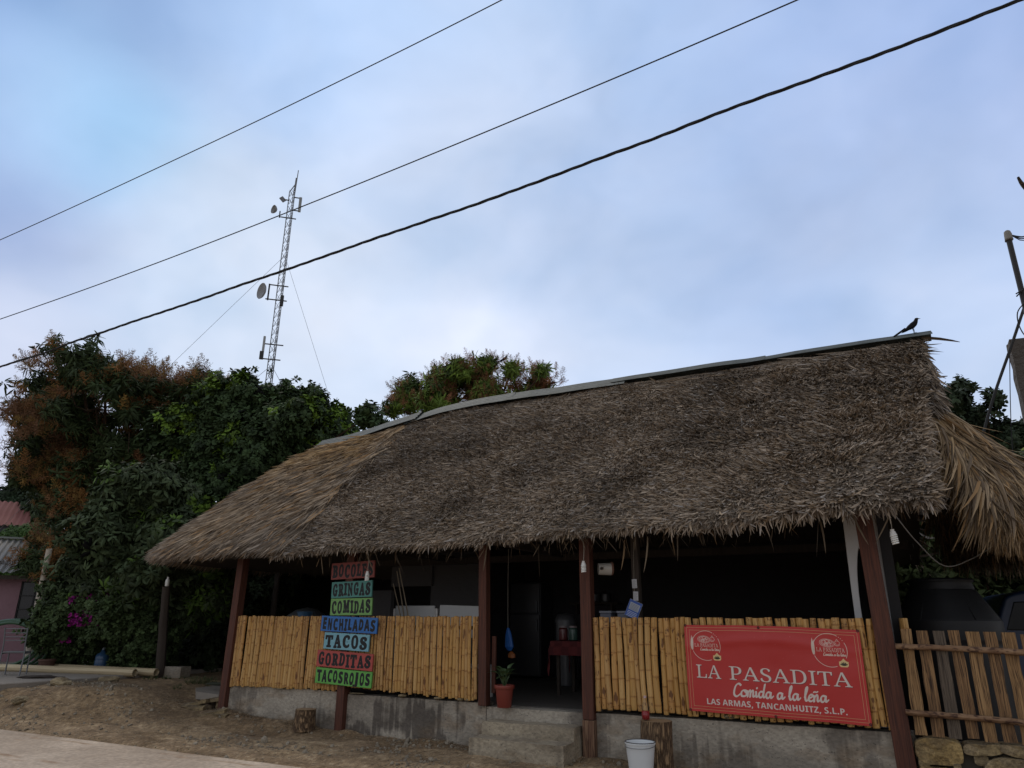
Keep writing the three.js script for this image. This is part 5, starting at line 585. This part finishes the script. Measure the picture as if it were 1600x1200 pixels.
  const bg = new THREE.ExtrudeGeometry(side, { depth: 1.6, bevelEnabled: true, bevelSize: .05, bevelThickness: .07, bevelSegments: 4, curveSegments: 12 }); bg.translate(0, 0, -1.6); mesh('body', bg, blue, car);
  const wn = (pts) => { const s = new THREE.Shape(pts.map(([x, y]) => new THREE.Vector2(x, y))), g = new THREE.ExtrudeGeometry(s, { depth: .012, bevelEnabled: true, bevelSize: .015, bevelThickness: .006, bevelSegments: 2 }); g.translate(0, 0, .068); mesh('window', g, glass, car); }; wn([[-1.08, 1.56], [-.92, 1.95], [-.15, 1.98], [-.15, 1.56]]); wn([[-.05, 1.56], [-.05, 1.98], [.66, 1.98], [1.18, 1.56]]);
  for (const x of [-.75, 2.0]) { const w = sub('wheel', car); const t = new THREE.TorusGeometry(.24, .1, 12, 28); t.translate(x, .34, .02); mesh('tyre', t, M.black, w); const rg = new THREE.CylinderGeometry(.2, .2, .1, 20); rg.rotateX(Math.PI / 2); rg.translate(x, .34, .05); mesh('rim', rg, M.galv, w); }
  mesh('headlight', box(.05, .14, .3, 2.87, 1.05, -.25, .02), M.paleGrey, car); mesh('door_handle', box(.14, .03, .03, -.05, 1.35, .085, .01), M.black, car);
  // utility poles and service mast
  const cp = thing('concrete_pole', 'thick grey concrete pole cut off flat at the right edge', 'pole', [2.93, 0, -16.0]); { const g = new THREE.BoxGeometry(.46, 6.9, .36, 3, 40, 3), p = g.attributes.position; for (let i = 0; i < p.count; i++) { const t = (p.getY(i) + 3.45) / 6.9; p.setX(i, p.getX(i) * lerp(1.12, 1, t)); } g.translate(0, 3.45, 0); mesh('shaft', uvm(rough(g, .03, 5, 2)), mat([.1, .085, .07], .95, { bumpMap: stoneBump, bumpScale: .03 }), cp); }
  const sm2 = thing('service_mast', 'black steel service pipe with a pale weatherhead, right edge', 'mast', [2.71, 0, -13.9]); mesh('pipe', cyl(.045, .045, 7.75, 0, .4, 0, 14), M.black, sm2); mesh('weatherhead', rough(lathe([[0, 8.1], [.07, 8.1], [.062, 8.14], [.06, 8.22], [.05, 8.28], [.03, 8.3], [0, 8.3]], 20), .015, 9, 1), mat([.24, .22, .19], .8), sm2);
  for (let k = 0; k < 3; k++) mesh('wire', tube([[.04, 8.2, 0], [.2, 8.12 - k * .05, .02 * k], [.5, 8.2 + k * .03, -.1], [1.6, 8.5 + k * .1, -.2]], .014 - k * .003, 20, 5), M.blackCable, sm2); mesh('wire', tube([[.02, 6.9, .05], [-.14, 6.7, .05], [-.12, 6.3, .05], [.1, 6.05, .05]], .01, 24, 5), M.blackCable, sm2); for (let k = 0; k < 2; k++) mesh('wire', tube([[-.1, 7.05 - k * .05, .06], [.02, 7.1, .09], [.4, 7.3 + k * .1, .05], [1.5, 7.8, 0]], .012, 20, 5), M.blackCable, sm2);
  const wp = thing('wooden_pole', 'dark rough wooden pole with a forked top, right edge', 'pole', [3.06, 0, -13.2]); mesh('shaft', taper([[0, 0, 0], [.02, 4, 0], [0, 8.72, 0]], .13, .105, 30, 10, .15), M.darkBark, wp); mesh('fork', taper([[-.04, 8.6, 0], [-.12, 8.78, 0], [-.15, 8.92, 0]], .05, .02, 6, 7), M.darkBark, wp); mesh('fork', taper([[.05, 8.66, 0], [.04, 8.95, 0]], .06, .05, 4, 7), M.darkBark, wp);
  const dc = mesh('guy_cable', tube([[3.6, 8.7, -15.6], [2.75, 6.85, -15.6], [2.1, 5.45, -15.6], [1.2, 3.0, -15.7]], .03, 30, 6), M.blackCable); tag(dc, 'black cable running steeply down from the right hand pole', 'cable');
  const dw = mesh('drop_wire', tube([[2.62, 6.6, -15.5], [2.45, 5.2, -16], [2.36, 4.2, -16.2]], .008, 20, 5), M.blackCable); tag(dw, 'thin wire hanging beside the concrete pole', 'wire');
  // loose pale wire behind the corner bulb
  const lw = mesh('loose_wire', tube([[.12, 2.95, -9.9], [.35, 2.6, -10.3], [.62, 2.32, -10.6], [.95, 2.42, -10.9], [1.4, 2.7, -11.2]], .008, 30, 5), mat([.3, .29, .27], .6)); tag(lw, 'pale loose wire sagging behind the right corner bulb', 'wire');
}

// ---------------------------------------------------------------- power lines
{
  const line = (name, label, pts, r, group) => { const o = mesh(name, tube(pts, r, 200, 6), M.blackCable); tag(o, label, 'power line', group); return o; };
  line('power_line', 'thin black power line, highest of the three in the sky', [[-40, 9.6, -7.5], [-17.5, 10.05, -7.5], [-11, 10.33, -7.5], [-7.8, 10.52, -7.5], [-4.1, 10.82, -7.5], [10, 12.4, -7.5]], .0095); line('power_line', 'thin black power line, middle of the three in the sky', [[-40, 7.6, -7.5], [-16.6, 7.84, -7.5], [-11.5, 7.99, -7.5], [-7.5, 8.21, -7.5], [-3.9, 8.47, -7.5], [0, 8.82, -7.5], [12, 10.2, -7.5]], .0095);
  const c = new THREE.CatmullRomCurve3([[-40, 6.3, -7.5], [-16.1, 6.64, -7.5], [-13, 6.8, -7.5], [-10.3, 6.93, -7.5], [-8.4, 7.03, -7.5], [-5.6, 7.19, -7.5], [-3, 7.36, -7.5], [-1.2, 7.53, -7.5], [.9, 7.7, -7.5], [2.1, 7.82, -7.5], [14, 9, -7.5]].map((p) => V(...p))), pc = thing('power_cable', 'thick twisted black power cable crossing the sky, lowest of three', 'power line');
  for (let s = 0; s < 3; s++) { const pts = [], n = 700; for (let i = 0; i <= n; i++) { const p = c.getPoint(i / n), a = p.x * 6.283 / .95 + s * 2.094; p.y += .0105 * Math.sin(a) + .012 * vn(p.x * 1.1, 3, 1); p.z += .0105 * Math.cos(a); pts.push(p); } mesh('strand', new THREE.TubeGeometry(new THREE.CatmullRomCurve3(pts), 1400, .0125, 5), M.blackCable, pc); }
}

// ---------------------------------------------------------------- the radio mast
{
  const X = -22.8, Z = -21, mt = thing('radio_mast', 'tall guyed lattice radio mast with dishes behind the trees', 'radio mast', [X, 0, Z], .75); const R = .175, TOP = 21.0, legs = [0, 1, 2].map((i) => { const a = i * 2.094 + .35; return [Math.sin(a) * R, Math.cos(a) * R]; });
  for (const [x, z] of legs) mesh('leg', rod([x, 0, z], [x * .85, TOP, z * .85], .022), M.galv, mt);
  const br = []; for (let y = 6; y < TOP - .2; y += .42) for (let i = 0; i < 3; i++) { const [a, b] = legs[i], [c, d] = legs[(i + 1) % 3]; br.push(rod([a * .93, y, b * .93], [c * .93, y + .42, d * .93], .008, 4), rod([c * .93, y, d * .93], [a * .93, y + .42, b * .93], .008, 4)); } mesh('bracing', br, M.galv, mt);
  mesh('top_stay', [rod([legs[2][0] * .85, TOP, legs[2][1] * .85], [.08, TOP + .45, 0], .024), rod([legs[1][0] * .85, TOP, legs[1][1] * .85], [.1, TOP + .45, 0], .024)], M.galv, mt); mesh('whip_antenna', [rod([.1, TOP - .3, 0], [.14, TOP + 1.25, 0], .022), rod([.08, TOP + .1, 0], [.1, TOP + .8, 0], .045)], M.galv, mt);
  const arm = (y, x0, x1) => mesh('arm', rod([x0, y, .05], [x1, y, .05], .028), M.black, mt);
  const disc = (y, x, r) => { const g = lathe([[0, 0], [r * .5, .03], [r * .85, .1], [r, .17], [r * .98, .19], [r * .8, .13], [0, .06]], 30); g.rotateZ(Math.PI / 2); const o = mesh('dish', g, mat([.24, .245, .25], .5), mt); o.position.set(x, y, .05); o.rotation.y = .55; return o; };
  disc(15.62, -.66, .38); arm(16.02, -.5, .32); arm(15.3, -.6, .32); mesh('dish_mount', rod([-.5, 15.25, .05], [-.5, 16.05, .05], .04), M.black, mt); mesh('radio_unit', box(.14, .5, .12, .12, 15.25, .15), M.black, mt);
  disc(19.85, -.6, .21); arm(19.55, -.45, .3); mesh('dish_mount', rod([-.45, 19.5, .05], [-.45, 19.85, .05], .03), M.black, mt);
  mesh('panel_antenna', box(.13, .8, .08, .4, 20.35, .05, .02), mat([.24, .25, .25], .5), mt); arm(20.7, .1, .45); arm(20.0, .1, .42); { const g = box(.2, .28, .04, 0, 0, 0, .01); g.rotateZ(.75); const o = mesh('grid_antenna', g, M.galv, mt); o.position.set(-.4, 20.5, .05); } arm(20.5, -.35, -.1);
  mesh('sector_antenna', box(.1, 1.0, .1, -.42, 13.0, .05, .02), mat([.3, .31, .31], .5), mt); arm(13.15, -.4, .4); arm(12.45, -.45, .35); mesh('radio_unit', box(.16, .36, .12, -.46, 12.6, .05), M.black, mt);
  const guy = (label, y, ex, ez) => { const o = mesh('guy_wire', rod([X, y, Z], [ex, 0, ez], .009, 4), M.galv); tag(o, label, 'guy wire', undefined); };
  guy('thin mast stay wire slanting down right, from mid height', 17.6, -17.6, -25.4); guy('thin mast stay wire slanting down left, from mid height', 17.6, -43.7, -18); guy('short mast stay wire slanting right near the treetops', 12.2, -18.2, -27.5); guy('short mast stay wire slanting left near the treetops', 12.2, -38, -17.5);
}

// ---------------------------------------------------------------- birds
function bird(label, x, y, z, ry, s, group) {
  const t = thing('bird', label, 'bird', [x, y, z], ry); t.scale.setScalar(s); const bm = new THREE.MeshPhysicalMaterial({ color: new THREE.Color(.006, .0055, .007), roughness: .6, specularIntensity: .25 });
  // body: rings along a spine from tail root to beak base (bird faces +x)
  const sp = [[-.17, .055, .012, .016], [-.12, .085, .03, .03], [-.06, .125, .05, .048], [0, .165, .06, .054], [.045, .205, .055, .05], [.072, .24, .042, .04], [.083, .27, .037, .036], [.098, .297, .034, .033], [.12, .306, .022, .022], [.133, .306, .010, .010]], pos = [], idx = [], n = 14;
  sp.forEach(([px, py, rv, rh], i) => { const a = sp[Math.max(0, i - 1)], b = sp[Math.min(sp.length - 1, i + 1)], d = new THREE.Vector2(b[0] - a[0], b[1] - a[1]).normalize(); for (let j = 0; j < n; j++) { const q = j / n * 6.283; pos.push(px - d.y * Math.sin(q) * rv, py + d.x * Math.sin(q) * rv, Math.cos(q) * rh); if (i) { const k = i * n, l = k - n, j2 = (j + 1) % n; idx.push(l + j, l + j2, k + j, k + j, l + j2, k + j2); } } });
  const g = new THREE.BufferGeometry(); g.setAttribute('position', new THREE.Float32BufferAttribute(pos, 3)); g.setIndex(idx); g.computeVertexNormals(); mesh('body', g, bm, t);
  const wing = new THREE.Shape(); wing.moveTo(.05, .2); wing.quadraticCurveTo(0, .2, -.2, .035); wing.quadraticCurveTo(-.06, .07, .03, .14); wing.closePath(); for (const sz of [-1, 1]) { const w = new THREE.ExtrudeGeometry(wing, { depth: .008, bevelEnabled: true, bevelSize: .004, bevelThickness: .004, bevelSegments: 2 }); w.translate(0, .01, -.004); const o = mesh('wing', w, bm, t); o.position.z = sz * .05; o.rotation.y = sz * .1; }
  const tail = new THREE.Shape(); tail.moveTo(-.12, .1); tail.lineTo(-.37, -.06); tail.lineTo(-.385, -.04); tail.lineTo(-.37, -.03); tail.lineTo(-.15, .12); tail.closePath(); const tg = new THREE.ExtrudeGeometry(tail, { depth: .03, bevelEnabled: true, bevelSize: .004, bevelThickness: .004, bevelSegments: 1 }); tg.translate(0, 0, -.015); mesh('tail', tg, bm, t);
  const bk = new THREE.ConeGeometry(.011, .052, 8); bk.rotateZ(-Math.PI / 2); bk.translate(.155, .304, 0); mesh('beak', bk, bm, t); for (const sz of [-1, 1]) { mesh('leg', [rod([.0, .12, sz * .02], [.012, .05, sz * .022], .007, 6), rod([.012, .05, sz * .022], [.018, .0, sz * .022], .0045, 6), rod([.018, .002, sz * .022], [.055, .003, sz * .03], .004, 5), rod([.018, .002, sz * .022], [-.01, .003, sz * .022], .004, 5)], bm, t); const e = new THREE.SphereGeometry(.005, 8, 6); e.translate(.105, .302, sz * .03); mesh('eye', e, mat([.3, .25, .08], .2), t); }
  return t;
}
bird('black long tailed bird perched on the right end of the ridge', .88, 6.062, -12.3, .25, .8);
bird('small black bird at the very top of the far mango, left of two', -12.6, 10.72, -21.2, 2.6, .8); bird('small black bird perched on the far mango crown, right of two', -11.45, 10.6, -21.4, .4, .85);

scene.traverse((o) => { if (o.isMesh) { o.castShadow = true; o.receiveShadow = true; } });
renderer.render(scene, camera);
